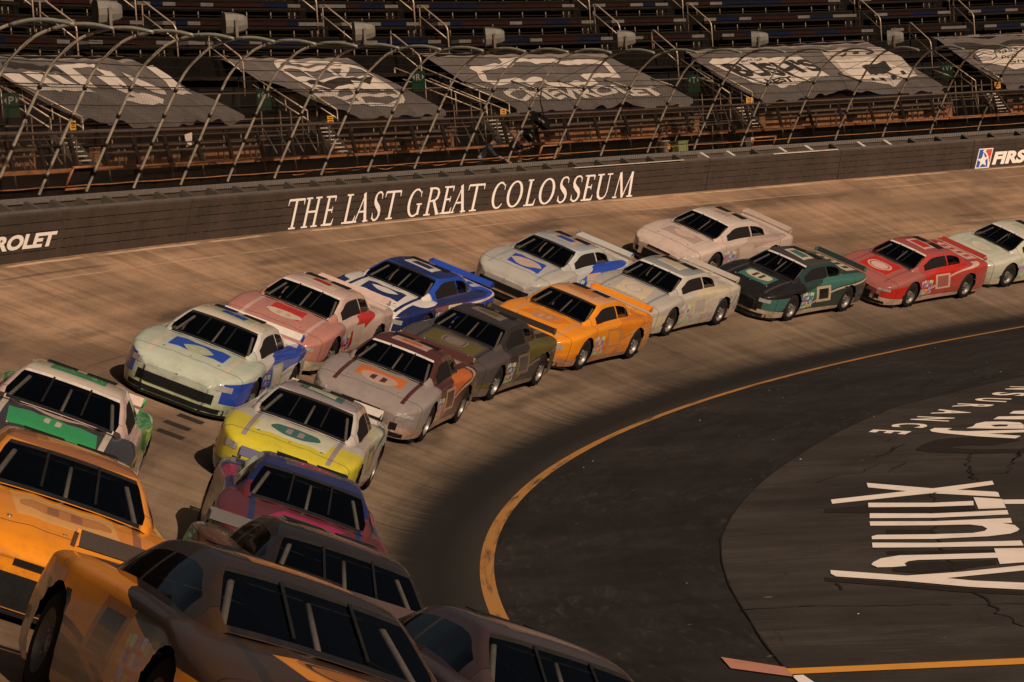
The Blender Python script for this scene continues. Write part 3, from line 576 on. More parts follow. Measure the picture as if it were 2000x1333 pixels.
# ------------------------------------------------------------------ grandstand
GA0, GA1 = 126.0, 181.0
GAPS = [(133.55, 135.6), (142.75, 145.0), (152.05, 154.15), (158.95, 161.2), (167.2, 169.3)]      # portals between the covers
AISLES = [132.2, 135.5, 141.5, 144.75, 150.8, 154.1, 160.1, 163.4, 169.4, 172.7]
def rowR(k): return 82.5+.85*k
def rowZ(k): return 7.40+.64*k
stand = thing('grandstand', 'dark open grandstand with striped benches and steps rising behind the fence', 'grandstand', P(82, 150, 4.85))
b = MB()
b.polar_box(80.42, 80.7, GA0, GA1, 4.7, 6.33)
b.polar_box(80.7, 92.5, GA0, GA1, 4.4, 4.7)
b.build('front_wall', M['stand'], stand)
b = MB(); b.polar_box(80.22, 80.72, GA0, GA1, 6.335, 6.43); b.build('walkway_edge', M['orangebrown'], stand)  # concrete kerb with the low sun's orange painted into its colour
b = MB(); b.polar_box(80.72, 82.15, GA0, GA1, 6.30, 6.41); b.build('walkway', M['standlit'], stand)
segs = []; cur = GA0
for g0, g1 in GAPS: segs.append((cur, g0)); cur = g1
segs.append((cur, GA1))
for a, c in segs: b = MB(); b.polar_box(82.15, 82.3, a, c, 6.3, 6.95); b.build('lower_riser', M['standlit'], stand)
for k in range(0, 11):
    T = rowZ(k)-.47
    for a, c in (segs if k < 3 else [(GA0, GA1)]):
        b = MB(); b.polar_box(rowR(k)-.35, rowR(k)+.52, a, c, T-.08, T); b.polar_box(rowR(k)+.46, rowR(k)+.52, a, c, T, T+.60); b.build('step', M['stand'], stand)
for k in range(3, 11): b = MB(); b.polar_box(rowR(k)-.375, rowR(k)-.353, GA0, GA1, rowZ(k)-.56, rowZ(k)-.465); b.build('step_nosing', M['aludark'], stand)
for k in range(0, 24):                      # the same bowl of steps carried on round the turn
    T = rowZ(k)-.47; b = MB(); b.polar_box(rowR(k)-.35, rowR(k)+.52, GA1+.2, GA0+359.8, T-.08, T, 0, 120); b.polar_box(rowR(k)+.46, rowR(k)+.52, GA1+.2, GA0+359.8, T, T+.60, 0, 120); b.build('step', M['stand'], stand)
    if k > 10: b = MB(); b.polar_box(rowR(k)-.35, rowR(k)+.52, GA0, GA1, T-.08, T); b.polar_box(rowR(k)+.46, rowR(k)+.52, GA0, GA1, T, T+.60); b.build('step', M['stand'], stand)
for g0, g1 in GAPS:
    b = MB(); b.polar_box(84.95, 85.1, g0, g1, 6.3, 8.85)
    for ga, gb in ((g0-.05, g0), (g1, g1+.05)):
        b.hexa([P(82.35, ga, 6.42), P(84.94, ga, 6.42), P(84.94, gb, 6.42), P(82.35, gb, 6.42), P(82.35, ga, 7.1), P(84.94, ga, 8.75), P(84.94, gb, 8.75), P(82.35, gb, 7.1)])
    b.build('portal', M['black'], stand)
for g0, g1 in GAPS:
    b = MB()
    for r, z in ((82.4, 7.05), (82.9, 7.55), (84.3, 8.35)):
        b.tube([P(r, g0+(g1-g0)*t/4, z) for t in range(5)], .022, 5)
    for t in (.15, .33, .5, .8):
        b.tube([P(82.5, g0+(g1-g0)*t, 6.42), P(82.5, g0+(g1-g0)*t, 7.75)], .02, 5)
    b.build('portal_rail', M['topbar'], stand)
# benches: seat plank striped with numbered-seat colours, foot plank, thin rail and legs
SEATC = ['blue', 'red', 'wseat']
bmats = [M['aludark'], M['blue'], M['red'], M['wseat'], M['alu']]
def bench(k, a, c, plain=False):
    r, z = rowR(k), rowZ(k); b = MB(); step = .40
    n = max(2, int((c-a)/step)); prev = 1; run = 0
    for i in range(n):
        p0, p1 = a+(c-a)*i/n, a+(c-a)*(i+1)/n
        if i == 0 or i == n-1: m = 3
        else:
            if run <= 0: prev = random.choice([1, 2, 1, 2, 3]) if prev != 3 else random.choice([1, 2]); run = 1 if prev == 3 else random.choice([1, 2, 2])
            run -= 1; m = prev
        if plain: m = 0
        b.polar_box(r-.17, r+.17, p0, p1, z-.105, z, m, 1)
    o = b.build('bench', bmats, stand)
    b = MB(); b.polar_box(r-.31, r-.19, a-.03, c+.10, z-.215, z-.150, 0); b.polar_box(r-.24, r-.21, a, c+.2, z-.40, z-.375, 0)
    ph = a+.25
    while ph < c+.1:
        for q in ((ph, ph+.19) if abs(ph-a-.25) < .01 else (ph,)):
            b.tube([P(r-.22, q, z-.20), P(r-.22, q, z-.62)], .021, 6, 1)
        b.tube([P(r-.05, ph+.4, z-.1), P(r-.05, ph+.4, z-.24)], .014, 4, 0)
        ph += .80
    f = b.build('bench_frame', [M['aludark'], M['alu']], stand); mw = f.matrix_world.copy(); f.parent = o; f.matrix_parent_inverse = o.matrix_world.inverted() if False else Matrix.Identity(4); f.location = (0, 0, 0)
    return o
cuts = [GA0]+AISLES+[GA1]
for k in range(4, 11):
    for a, c in zip(cuts[:-1], cuts[1:]):
        if c-a > .8: bench(k, a+.32, c-.32)
for a, c in segs:
    bench(0, a+.15, c-.15); 
    r_ = MB(); 
for a, c in segs:
    b = MB(); r, z = 81.95, 6.98; b.polar_box(r-.14, r+.14, a+.2, c-.2, z-.07, z, 0); b.polar_box(r-.2, r-.12, a+.2, c-.2, z-.22, z-.17, 0)
    ph = a+.5
    while ph < c-.3:
        b.tube([P(r-.05, ph, z-.05), P(r-.05, ph, 6.41)], .028, 6, 1)
        if random.random() < .5: b.tube([P(r-.05, ph+.22, z-.05), P(r-.05, ph+.22, 6.41)], .028, 6, 1)
        if random.random() < .6: b.box(P(r+.1, ph+.45, 6.72), (P(1, ph, 0).normalized(), Vector((-math.sin(R(ph)), math.cos(R(ph)), 0)), Vector((0, 0, 1))), (.2, .28, .22), 2)
        ph += .95
    b.build('bench', [M['topbar'], M['alu'], M['post']], stand)
# handrails in the aisles: bent tube with a second rail
def handrail(ph, k0, k1, h=.88, lift=-.45):
    r1, z1, r0, z0 = rowR(k0)-.1, rowZ(k0)+lift, rowR(k1)-.1, rowZ(k1)+lift     # front (low), back (high)
    b = MB()
    F0, F1, B1, B0 = P(r1, ph, z1-.25), P(r1, ph, z1+h), P(r0, ph, z0+h), P(r0, ph, z0-.2)
    d = (B1-F1).normalized(); up = Vector((0, 0, 1)); c = .13
    path = [F0, F1-up*c]+[F1-up*c+up*c*math.sin(R(a))+d*c*(1-math.cos(R(a))) for a in (30, 60, 90)]
    path += [B1-d*c*1.2]+[B1-d*c*1.2+d*c*math.sin(R(a))-up*c*(1-math.cos(R(a)))*1.0 for a in (30, 60, 90)]+[B0]
    b.tube(path, .023, 6); b.tube([F1-up*.36, B1-up*.36], .019, 6)
    b.build('handrail', M['rail'], stand)
for ph in AISLES:
    for k0, k1 in ((5.6, 7.1), (4.0, 5.35), (7.6, 9.0)): handrail(ph, k0, k1)
for ph in (134.65, 143.8, 153.0, 159.25, 168.3): handrail(ph, 2.4, 3.75)
for p0, p1 in ((153.44, 152.43), (152.5, 151.6), (143.25, 143.43), (142.85, 142.6), (158.7, 158.98), (157.6, 157.9), (134.23, 134.37), (133.45, 133.4), (167.6, 168.1), (167.1, 166.99)):
    b = MB()
    for dz, rr in ((0, .023), (-.26, .02)): b.tube([P(85.0, p0, 9.05+dz), P(82.6, p1, 7.72+dz)], rr, 6)
    for t in (0, .33, .66, 1): b.tube([P(85.0-2.4*t, p0+(p1-p0)*t, 9.05-1.33*t), P(85.0-2.4*t, p0+(p1-p0)*t, 9.05-1.33*t-.8)], .018, 5)
    b.build('slope_rail', M['rail'], stand)
# steep aluminium stairs from the walkway up to each portal
M['tread'] = mat('bright_tread', (.55, .48, .4), .5, .2)
for ph in (168.5, 159.2, 152.9, 143.63, 134.33):
    b = MB(); e = .27
    for i in range(8):
        z = 6.50+.115*i; r = 81.35+.10*i; a = R(ph); b.box(P(r, ph, z), (Vector((math.cos(a), math.sin(a), 0)), Vector((-math.sin(a), math.cos(a), 0)), Vector((0, 0, 1))), (.14, .42, .028))
    o = b.build('stair', M['tread'], stand)
    b = MB()
    for s_ in (-e, e): b.bar(P(81.3, ph+s_, 6.41), P(82.15, ph+s_, 7.4), .03, .12)
    for s_, q in ((.6, 0), (.95, .12), (1.3, .24), (1.65, .36)): b.tube([P(81.4+q, ph+s_+.25, 6.55), P(82.2+q, ph+s_-.2, 7.25)], .017, 5)
    for s_ in (.5, .95): b.tube([P(81.25, ph+s_, 6.41), P(81.25, ph+s_, 7.2)], .022, 5)
    b.build('stair_rail', M['alu'], stand)

# walkway railing
rl = thing('walkway_railing', 'brown tube railing with dark posts along the front of the grandstand walkway', 'railing', P(80.3, 150, 6.4))
b = MB(); b.tube([P(80.3, 128+.8*i, 7.26) for i in range(66)], .032, 6); b.tube([P(80.3, 128+.8*i, 7.12) for i in range(66)], .014, 5); b.tube([P(80.3, 128+.8*i, 6.75) for i in range(66)], .012, 5); b.build('top_rail', M['topbar'], rl)
ph = 128.3
while ph < 180:
    b = MB(); a = R(ph); e = P(80.22, ph, 6.08); t_ = P(80.34, ph+.12, 7.24)
    b.bar(P(80.25, ph, 6.42), t_, .075, .075, m=0); b.tube([e, P(80.25, ph, 6.5)], .022, 5, 1); b.build('railing_post', [M['post'], M['topbar']], rl); ph += 1.17
b = MB(); pitch = .11; sA, sB = R(128.5)*80.3, R(179)*80.3
for sg in (1, -1):
    s = sA
    while s < sB:
        s2 = s+sg*.8
        if sA < s2 < sB: b.tube([P(80.28, math.degrees(s/80.3), 6.44), P(80.28, math.degrees(s2/80.3), 7.22)], .0016, 3, caps=False)
        s += pitch
b.build('chain_link', M['wire'], rl, recalc=False)

# ------------------------------------------------------------------ printed covers pulled over the lowest rows
R0, R1_, Z0, Z1 = 82.3, 85.6, 7.45, 9.5
def wrinkle(ph, t, sd):
    rng = [(5.1, .018, 1.2), (9.7, .012, -.9), (2.3, .03, .5)]
    w = sum(a*math.sin(f*ph*1.1+sd*1.7+ph0*t*3.0) for f, a, ph0 in rng); w -= .06*max(0.0, math.sin(3.1*ph+2.2*t+sd*2.3))**7+.05*max(0.0, math.sin(4.7*ph-2.6*t+sd))**9; e = .045*math.sin(2.2*ph+sd)*(1-t)**2
    return w*(1.15-.5*t)+e
def tarp_pt(ph, t, sd, off=0.0):
    r = R0+(R1_-R0)*t; z = Z0+(Z1-Z0)*t-.30*t*(1-t)*.35+wrinkle(ph, t, sd)+.02
    return P(r-off*.53, ph, z+off*.85)
class Tarp:
    def __init__(s, label, c, sd, sag=.05):     # c: corners TL, TR, BR, BL in (angle, t)
        s.sd = sd; s.c = c; s.o = thing('seat_cover', label, 'seat cover', tarp_pt((c[0][0]+c[1][0])/2, .5, sd), 'printed covers over the lowest seat rows')
        n, m = 170, 34; b = MB(); vs = []; (a0, t0), (a1, t1), (a2, t2), (a3, t3) = c
        for i in range(n+1):
            u = i/n
            for j in range(m+1):
                v = j/m; e = sag*math.sin(math.pi*2.5*u+sd)*(1-v)**3
                ph = (1-v)*(a3+(a2-a3)*u)+v*(a0+(a1-a0)*u); ph += .12*math.sin(math.pi*v)*(1 if u < .05 else -1 if u > .95 else 0)
                t = (1-v)*(t3+(t2-t3)*u)+v*(t0+(t1-t0)*u)+e; vs.append(tarp_pt(ph, t, sd))
        b.add(vs, [(i*(m+1)+j, (i+1)*(m+1)+j, (i+1)*(m+1)+j+1, i*(m+1)+j+1) for i in range(n) for j in range(m)], 0, True)
        # rear hem laid back over the next row, and the hanging front hem
        hv = []
        for i in range(n+1):
            u = i/n; ph = a0+(a1-a0)*u; t = t0+(t1-t0)*u; p = tarp_pt(ph, t, sd); q = P(R0+(R1_-R0)*t+.30, ph, Z0+(Z1-Z0)*t+.14+.02*math.sin(ph*9)); q2 = P(R0+(R1_-R0)*t+.75, ph, Z0+(Z1-Z0)*t+.17); hv += [p, q, q2]
        b.add(hv, [(i*3+j, (i+1)*3+j, (i+1)*3+j+1, i*3+j+1) for i in range(n) for j in (0, 1)], 1, True)
        fv = []
        for i in range(n+1):
            u = i/n; ph = a3+(a2-a3)*u; e = sag*math.sin(math.pi*2.5*u+sd); p = tarp_pt(ph, t3+(t2-t3)*u+e, sd); fv += [p, p+Vector((0, 0, -.10-.05*math.sin(ph*7+sd)))]
        b.add(fv, [(i*2, (i+1)*2, (i+1)*2+1, i*2+1) for i in range(n)], 0, True)
        b.build('sheet', [M['tarp'], M['tarptop']], s.o, recalc=False)
    def poly(s, pts, m, off=.018, nm='print'):
        bm = bmesh.new(); vv = [bm.verts.new((x, y*2.0, 0)) for x, y in pts]
        for t in tessellate_polygon([[v.co for v in vv]]):
            try: bm.faces.new([vv[i] for i in t])
            except ValueError: pass
        refine(bm, .075); b = MB(); map_bm(b, bm, lambda u, v: tarp_pt(u, v/2.0, s.sd, off)); b.build(nm, M[m], s.o, recalc=False)
    def stroke(s, paths, w, m, off=.022, nm='print'):
        b = MB()
        for pts in paths:
            f = []
            for (x0, y0), (x1, y1) in zip(pts[:-1], pts[1:]):
                n = max(1, int(math.hypot((x1-x0), (y1-y0)*2.7)/.07)); f += [(x0+(x1-x0)*i/n, y0+(y1-y0)*i/n) for i in range(n)]
            f.append(pts[-1]); hx = []
            for i, (x, y) in enumerate(f):
                a, c = f[max(0, i-1)], f[min(len(f)-1, i+1)]; dx, dy = (c[0]-a[0])*1.22, (c[1]-a[1])*3.3; L = math.hypot(dx, dy) or 1
                ox, oy = -dy/L*w/1.22, dx/L*w/3.3; hx += [tarp_pt(x+ox, y+oy, s.sd, off), tarp_pt(x-ox, y-oy, s.sd, off)]
            b.add(hx, [(2*i, 2*i+1, 2*i+3, 2*i+2) for i in range(len(f)-1)])
        b.build(nm, M[m], s.o, recalc=False)
    def text(s, txt, box, m, bold=.03, off=.026, shear=0):
        tl, tr_, bl, br = box; bm = glyph_mesh(txt, bold, shear); refine(bm, .02); b = MB()
        def fn(u, v):
            x = [(1-v)*((1-u)*bl[k]+u*br[k])+v*((1-u)*tl[k]+u*tr_[k]) for k in (0, 1)]; return tarp_pt(x[0], x[1], s.sd, off)
        map_bm(b, bm, fn); b.build('lettering', M[m], s.o, recalc=False)
t1 = Tarp('grey seat cover with tall slanted white strokes, leftmost of the covers', [(167.05, .96), (161.95, .93), (161.3, .05), (166.95, .08)], 1.0, .05)
t1.poly(D_T1D[0], 'tarpblack', .012)
for p in D_T1A: t1.poly(p, 'tarpwhite')
t2 = Tarp('dark grey seat cover with a white outlined rounded emblem crossed by white bars', [(158.95, .94), (154.62, .91), (154.15, .04), (157.5, .05)], 2.1, .03)
t2.poly(D_T2W[0], 'tarpwhite'); t2.poly(D_T2K[0], 'tarpblack', .027); t2.stroke(D_T2S, .085, 'tarpwhite')
t3 = Tarp('wide grey seat cover with a white angular outline above white capitals', [(152.0, .95), (145.62, .89), (145.03, .04), (151.5, .04)], 3.3, .03)
t3.stroke(D_T3S, .13, 'tarpwhite'); t3.text('CHEVROLET', D_T3T, 'tarpwhite', .04)
t4 = Tarp('pale seat cover with bold black lettering beside a round pale emblem', [(142.75, .90), (136.2, .95), (135.63, .08), (142.55, .03)], 4.2, .07)
t4.poly(D_T4W[0], 'tarpwhite'); t4.poly(D_T4C[0], 'tarptan'); t4.poly(D_T4G[0], 'tarpwhite', .024)
for p in D_T4H: t4.poly(p, 'tarpblack', .031)
for tx, bx in D_T4T: t4.text(tx, bx, 'tarpblack', .045 if tx != 'SINCE 1908' else .01)
t5 = Tarp('white seat cover with dark script lettering and an oval fish emblem, at the right edge', [(133.72, .96), (127.0, 1.0), (127.0, .07), (133.45, .045)], 5.0, .04)
t5.poly(D_T5W[0], 'tarpwhite'); t5.poly(D_T5G[0], 'tarpblack', .012)
for tx, bx in D_T5T: t5.text(tx, bx, 'tarpblack', .01, .02, .3)
t5.stroke(D_T5S, .02, 'tarpblack', .027)

# ------------------------------------------------------------------ signs
for L, ph, z in (('Q', 159.56, 8.12), ('R', 154.0, 8.55), ('T', 144.0, 8.15), ('V', 134.75, 8.15), ('P', 168.3, 8.1)):
    t = thing('section_sign', 'green section sign lettered %s hanging in the dark portal' % L, 'sign', P(83.5, ph, z), 'green section signs')
    a = R(ph-42); ex, ey, ez = Vector((-math.cos(a), -math.sin(a), 0)), Vector((-math.sin(a), math.cos(a), 0)), Vector((0, 0, 1))
    b = MB(); b.box(P(83.5, ph, z), (ey, ez, ex), (.36, .52, .03)); b.build('board', M['green'], t)
    bm = glyph_mesh(L, .02); b = MB(); o = P(83.5, ph, z)+ex*.02
    map_bm(b, bm, lambda u, v: o-ey*(u-.5)*.12+ez*((v-.5)*.17+.1))
    for s_ in (-1, 1): b.add([o-ey*(s_*.10)+ez*.17, o-ey*(s_*.10)+ez*.03, o-ey*(s_*.16)+ez*.1], [(0, 1, 2)])
    b.build('lettering', M['signwhite'], t, recalc=False)
for n_, (ph, z, lb) in enumerate(((168.09, 7.5, 'yellow notice above the far left stair'), (158.8, 7.42, 'yellow notice on the railing under the cover with the white outline emblem'), (152.4, 7.42, 'yellow notice by the stair nearest the two camera crew'), (143.22, 7.41, 'yellow notice at the left lower corner of the black lettered cover'), (133.99, 7.5, 'yellow notice by the rightmost stair'))):
    t = thing('warning_notice', lb, 'notice', P(82.0, ph, z), 'yellow notices at the stairs'); a = R(ph); ex, ey, ez = Vector((-math.cos(a), -math.sin(a), 0)), Vector((-math.sin(a), math.cos(a), 0)), Vector((0, 0, 1))
    b = MB(); b.box(P(82.0, ph, z), (ey, ez, ex), (.26, .20, .012)); b.build('plate', M['yellow'], t)
    b = MB()
    for k, w in enumerate((.18, .14, .16)): b.box(P(82.0, ph, z)+ex*.009+ez*(.055-.05*k), (ey, ez, ex), (w, .018, .004))
    b.build('marking', M['black'], t); b = MB(); b.tube([P(82.02, ph, z-.1), P(82.02, ph, 6.42)], .016, 5); b.build('stake', M['topbar'], t)
# things left by the fence
def ux(ph): a = R(ph); return Vector((-math.cos(a), -math.sin(a), 0)), Vector((-math.sin(a), math.cos(a), 0)), Vector((0, 0, 1))
t = thing('crate', 'olive green crate on top of the wall at the foot of a fence post', 'crate', P(79.3, 148.35, 5.84)); ex, ey, ez = ux(148.35); o = P(79.35, 148.35, 5.84)
M['crate'] = mat('olive_plastic', (.20, .24, .09), .6); M['cream'] = mat('cream_plastic', (.55, .47, .38), .6); M['paper'] = mat('white_card', (.6, .5, .42), .7)
b = MB(); b.box(o+ez*.13, (ey, ex, ez), (.44, .3, .26)); b.box(o+ez*.275, (ey, ex, ez), (.47, .33, .03))
for q in (-.15, 0, .15): b.box(o+ez*.13+ey*q+ex*.155, (ey, ex, ez), (.03, .012, .24))
b.build('shell', M['crate'], t)
t = thing('bucket', 'cream bucket with an orange panel beside the olive crate', 'bucket', P(79.35, 148.95, 5.84)); o = P(79.35, 148.95, 5.84)
b = MB(); b.lathe([(0, 0), (.13, 0), (.165, .3), (.172, .3), (.172, .32), (.15, .32), (.12, .05), (0, .05)], o, (0, 0, 1), 20); b.build('pail', M['cream'], t)
ex, ey, ez = ux(148.95); b = MB(); b.box(o+ex*.152+ez*.15-ey*.02, (ey, ez, ex), (.10, .14, .02)); b.build('panel', M['orange'], t)
b = MB(); b.tube([o+ey*.17*math.cos(R(a))+ez*(.3+.12*math.sin(R(a))) for a in range(0, 181, 20)], .008, 5); b.build('handle', M['alu'], t)
t = thing('white_board', 'white card tied to the fence pipe near the far left stair', 'board', P(79.5, 167.2, 6.95)); ex, ey, ez = ux(167.2)
b = MB(); o = P(79.5, 167.2, 6.98); b.add([o+ey*.18+ez*.10, o-ey*.16+ez*.14, o-ey*.12-ez*.12, o+ey*.12-ez*.16, o+ey*.18+ez*.10+ex*.01, o-ey*.16+ez*.14+ex*.01, o-ey*.12-ez*.12+ex*.01, o+ey*.12-ez*.16+ex*.01], [(0, 1, 2, 3), (7, 6, 5, 4), (0, 4, 5, 1), (1, 5, 6, 2), (2, 6, 7, 3), (3, 7, 4, 0)]); b.build('card', M['paper'], t)
def black_box(lb, ph, z, w, h, tilt, arm):
    t = thing('equipment_box', lb, 'equipment box', P(78.3, ph, z), 'black boxes hung on the fence pipe'); ex, ey, ez = ux(ph); d = (-ey*math.cos(R(tilt))-ez*math.sin(R(tilt))); u = d.cross(ex)*-1
    o = P(78.3, ph, z); b = MB(); b.box(o, (d, u, ex), (w, h, .16)); b.box(o+u*h*.54, (d, u, ex), (w*.9, .03, .18)); b.box(o-d*w*.47, (d, u, ex), (.03, h*1.1, .19)); b.box(o+d*w*.47, (d, u, ex), (.03, h*1.1, .19)); b.build('housing', M['black'], t)
    b = MB(); b.box(o+ex*.086-d*w*.12-u*.02, (d, u, ex), (w*.42, h*.22, .01)); b.build('plate', M['signwhite'], t)
    if arm: b = MB(); b.tube([o+d*w*.35+u*h*.5, P(77.95, ph+.35, z+.55), P(77.8, ph+.45, z+.95)], .022, 6); b.build('hanger', M['alu'], t)
black_box('long black box hung from the fence pipe by a strut, right of the crew', 154.85, 7.02, .62, .22, 24, True)
black_box('short black box strapped to the same fence pipe below the long one', 155.35, 6.6, .30, .14, 35, False)
# scaffold frame standing behind the wall
t = thing('scaffold_frame', 'brown tube scaffold frame standing behind the wall left of the camera gear', 'scaffold', P(79.6, 147.5, 5.2))
b = MB(); c = [(148.55, 6.0, 79.4), (148.2, 6.62, 79.4), (146.3, 6.66, 79.4), (146.35, 6.06, 79.4)]
for dr in (0, .7):
    q = [P(r+dr, p, z) for p, z, r in c]
    for k in range(4): b.tube([q[k], q[(k+1) % 4]], .022, 6)
    b.tube([q[0], Vector((q[0].x, q[0].y, K*4.86))], .022, 6); b.tube([q[3], Vector((q[3].x, q[3].y, K*4.86))], .022, 6)
for p, z, r in c: b.tube([P(r, p, z), P(r+.7, p, z)], .02, 6)
b.build('tubes', M['topbar'], t); b = MB(); b.polar_box(79.45, 80.05, 146.45, 148.45, 5.98, 6.02); b.build('deck', M['stand'], t)
# slack orange rope along the wall top
b = MB(); pts = []
for i in range(70):
    ph = 164-.16*i; pts.append(P(78.95, ph, 5.93+.05*abs(math.sin(i*.27))-.03*math.sin(i*.9)))
b.tube(pts, .012, 5); tag(b.build('rope', M['orangebrown']), 'slack rusty orange rope draped along the wall top left of the crew', 'rope')

# ------------------------------------------------------------------ people behind the fence
def skin_mesh(name, joints, bones, mats, face_mat, parent, levels=2):
    me = bpy.data.meshes.new(name); keys = list(joints); idx = {k: i for i, k in enumerate(keys)}
    me.from_pydata([joints[k][0] for k in keys], [(idx[a], idx[c]) for a, c in bones], [])
    o = bpy.data.objects.new(name, me); col.objects.link(o); o.modifiers.new('skin', 'SKIN')
    for i, k in enumerate(keys):
        sv = me.skin_vertices[0].data[i]; r = joints[k][1]; sv.radius = r if isinstance(r, tuple) else (r, r); sv.use_root = (i == 0)
    sb = o.modifiers.new('sub', 'SUBSURF'); sb.levels = levels; sb.render_levels = levels
    dg = bpy.context.evaluated_depsgraph_get(); m2 = bpy.data.meshes.new_from_object(o.evaluated_get(dg)); bpy.data.objects.remove(o); bpy.data.meshes.remove(me)
    o = bpy.data.objects.new(name, m2); col.objects.link(o); o.parent = parent
    for m in mats: m2.materials.append(m)
    for p in m2.polygons: p.material_index = face_mat(p.center); p.use_smooth = True
    return o
M['skin'] = mat('skin', (.36, .20, .135), .55, var=.08); M['navy'] = mat('navy_cloth', (.018, .024, .04), .8); M['paleblue'] = mat('pale_blue_cloth', (.28, .33, .42), .8); M['blackcloth'] = mat('black_cloth', (.016, .013, .012), .85)
M['khaki'] = mat('khaki_bag', (.40, .34, .28), .8); M['tan'] = mat('tan_trousers', (.34, .18, .11), .8); M['greyhair'] = mat('grey_hair', (.30, .25, .23), .8); M['maroon'] = mat('maroon_cloth', (.07, .025, .025), .8)
def person(label, loc, face, lean, arms, top, bottom, head, hair=None, cap=None, crouch=0.0, extra=None):
    """face: heading in degrees; lean: forward bend in degrees; arms: per side (elbow, wrist) offsets from the shoulder"""
    t = thing('person', label, 'person', loc); t.rotation_euler = (0, 0, R(face))
    hip = .92-crouch; L = R(lean)
    def up(d, y=0, x=0): return Vector((math.sin(L)*d+x*math.cos(L), y, hip+math.cos(L)*d-x*math.sin(L)))
    J = {}; B = []
    J['pel'] = (Vector((0, 0, hip)), (.15, .12)); J['sp'] = (up(.2), (.15, .115)); J['ch'] = (up(.40), (.17, .125)); J['nb'] = (up(.53), (.075, .075)); J['nk'] = (up(.60, 0, .02), (.06, .06)); J['hd'] = (up(.70, 0, .035), (.085, .10)); J['ht'] = (up(.79, 0, .03), (.07, .085))
    B += [('pel', 'sp'), ('sp', 'ch'), ('ch', 'nb'), ('nb', 'nk'), ('nk', 'hd'), ('hd', 'ht')]
    J['ns'] = (up(.70, 0, .135), (.018, .018)); B.append(('hd', 'ns'))
    for s, nm in ((1, 'l'), (-1, 'r')):
        sh = up(.46, .185*s); el = sh+Vector(arms[nm][0]); wr = sh+Vector(arms[nm][1]); d = (wr-el).normalized()
        J['s'+nm] = (sh, (.07, .075)); J['e'+nm] = (el, (.047, .047)); J['w'+nm] = (wr, (.03, .034)); J['p'+nm] = (wr+d*.06, (.04, .022)); B += [('ch', 's'+nm), ('s'+nm, 'e'+nm), ('e'+nm, 'w'+nm), ('w'+nm, 'p'+nm)]
        sid = d.cross(Vector((0, 0, 1))); sid = sid.normalized() if sid.length > .1 else Vector((0, 1, 0))
        for k, (of, ln) in enumerate(((-.033, .07), (-.011, .085), (.011, .08), (.033, .062))):
            f0 = wr+d*.095+sid*of; f1 = f0+d*ln*.6; f2 = f1+d*ln*.3+Vector((0, 0, -ln*.4)); J['f%s%d' % (nm, k)] = (f0, .010); J['g%s%d' % (nm, k)] = (f1, .0095); J['h%s%d' % (nm, k)] = (f2, .008)
            B += [('p'+nm, 'f%s%d' % (nm, k)), ('f%s%d' % (nm, k), 'g%s%d' % (nm, k)), ('g%s%d' % (nm, k), 'h%s%d' % (nm, k))]
        J['t'+nm] = (wr+d*.04+sid*.05*s, .012); J['u'+nm] = (wr+d*.085+sid*.065*s, .010); B += [('w'+nm, 't'+nm), ('t'+nm, 'u'+nm)]
        J['k'+nm] = (Vector((.02+crouch*.8, .10*s, .49-crouch*.35)), (.062, .065)); J['a'+nm] = (Vector((-.02, .10*s, .09)), (.042, .045)); J['h'+nm] = (Vector((0, .095*s, hip-.06)), (.095, .095)); J['o'+nm] = (Vector((.15, .11*s, .045)), (.045, .035))
        B += [('pel', 'h'+nm), ('h'+nm, 'k'+nm), ('k'+nm, 'a'+nm), ('a'+nm, 'o'+nm)]
    keys = list(J)
    cls = {k: (2 if k[0] in 'khao' and k not in ('hd', 'ht') and not k[-1].isdigit() else 1) for k in keys}
    for k in keys:
        if k in ('nk', 'hd', 'ht', 'ns') or k[0] in 'wpftgu' or k[-1].isdigit(): cls[k] = 0
    cls['pel'] = 2
    def fm(c):
        k = min(keys, key=lambda q: (J[q][0]-c).length); return cls[k]
    skin_mesh('body', J, B, [M['skin'], M[top], M[bottom]], fm, t)
    hp, axz = up(.72, 0, .03), Vector((math.sin(L), 0, math.cos(L)))
    def blob(nm, cfun, m, r):
        b = MB(); n, q = 14, 8; vs = []
        for i in range(q+1):
            th = math.pi*.52*i/q
            for k in range(n):
                a = 2*math.pi*k/n; v = Vector((math.sin(th)*math.cos(a)*r[0], math.sin(th)*math.sin(a)*r[1], math.cos(th)*r[2])); v.rotate(Matrix.Rotation(L, 3, 'Y')); vs.append(hp+v+axz*.02)
        b.add(vs, [(i*n+k, i*n+(k+1) % n, (i+1)*n+(k+1) % n, (i+1)*n+k) for i in range(q) for k in range(n)], 0, True); return b
    if hair: blob('hair', None, hair, (.112, .098, .115)).build('hair', M[hair], None).parent = t
    if cap:
        b = blob('cap', None, cap, (.118, .105, .12)); f = hp+Vector((.14*math.cos(L), 0, -.14*math.sin(L)))+axz*.03
        b.add([f+Vector((-.04, .075, 0)), f+Vector((.06, .05, -.01)), f+Vector((.06, -.05, -.01)), f+Vector((-.04, -.075, 0))]+[f+Vector((-.04, .075, .012)), f+Vector((.06, .05, .002)), f+Vector((.06, -.05, .002)), f+Vector((-.04, -.075, .012))], [(0, 1, 2, 3), (7, 6, 5, 4), (0, 4, 5, 1), (1, 5, 6, 2), (2, 6, 7, 3), (3, 7, 4, 0)]); b.build('cap', M[cap], None).parent = t
    if extra: extra(t, up, hip)
    return t
def tocam(ph, r):
    p = P(r, ph, 0); return math.degrees(math.atan2(CAM[1]*K-p.y, CAM[0]*K-p.x))
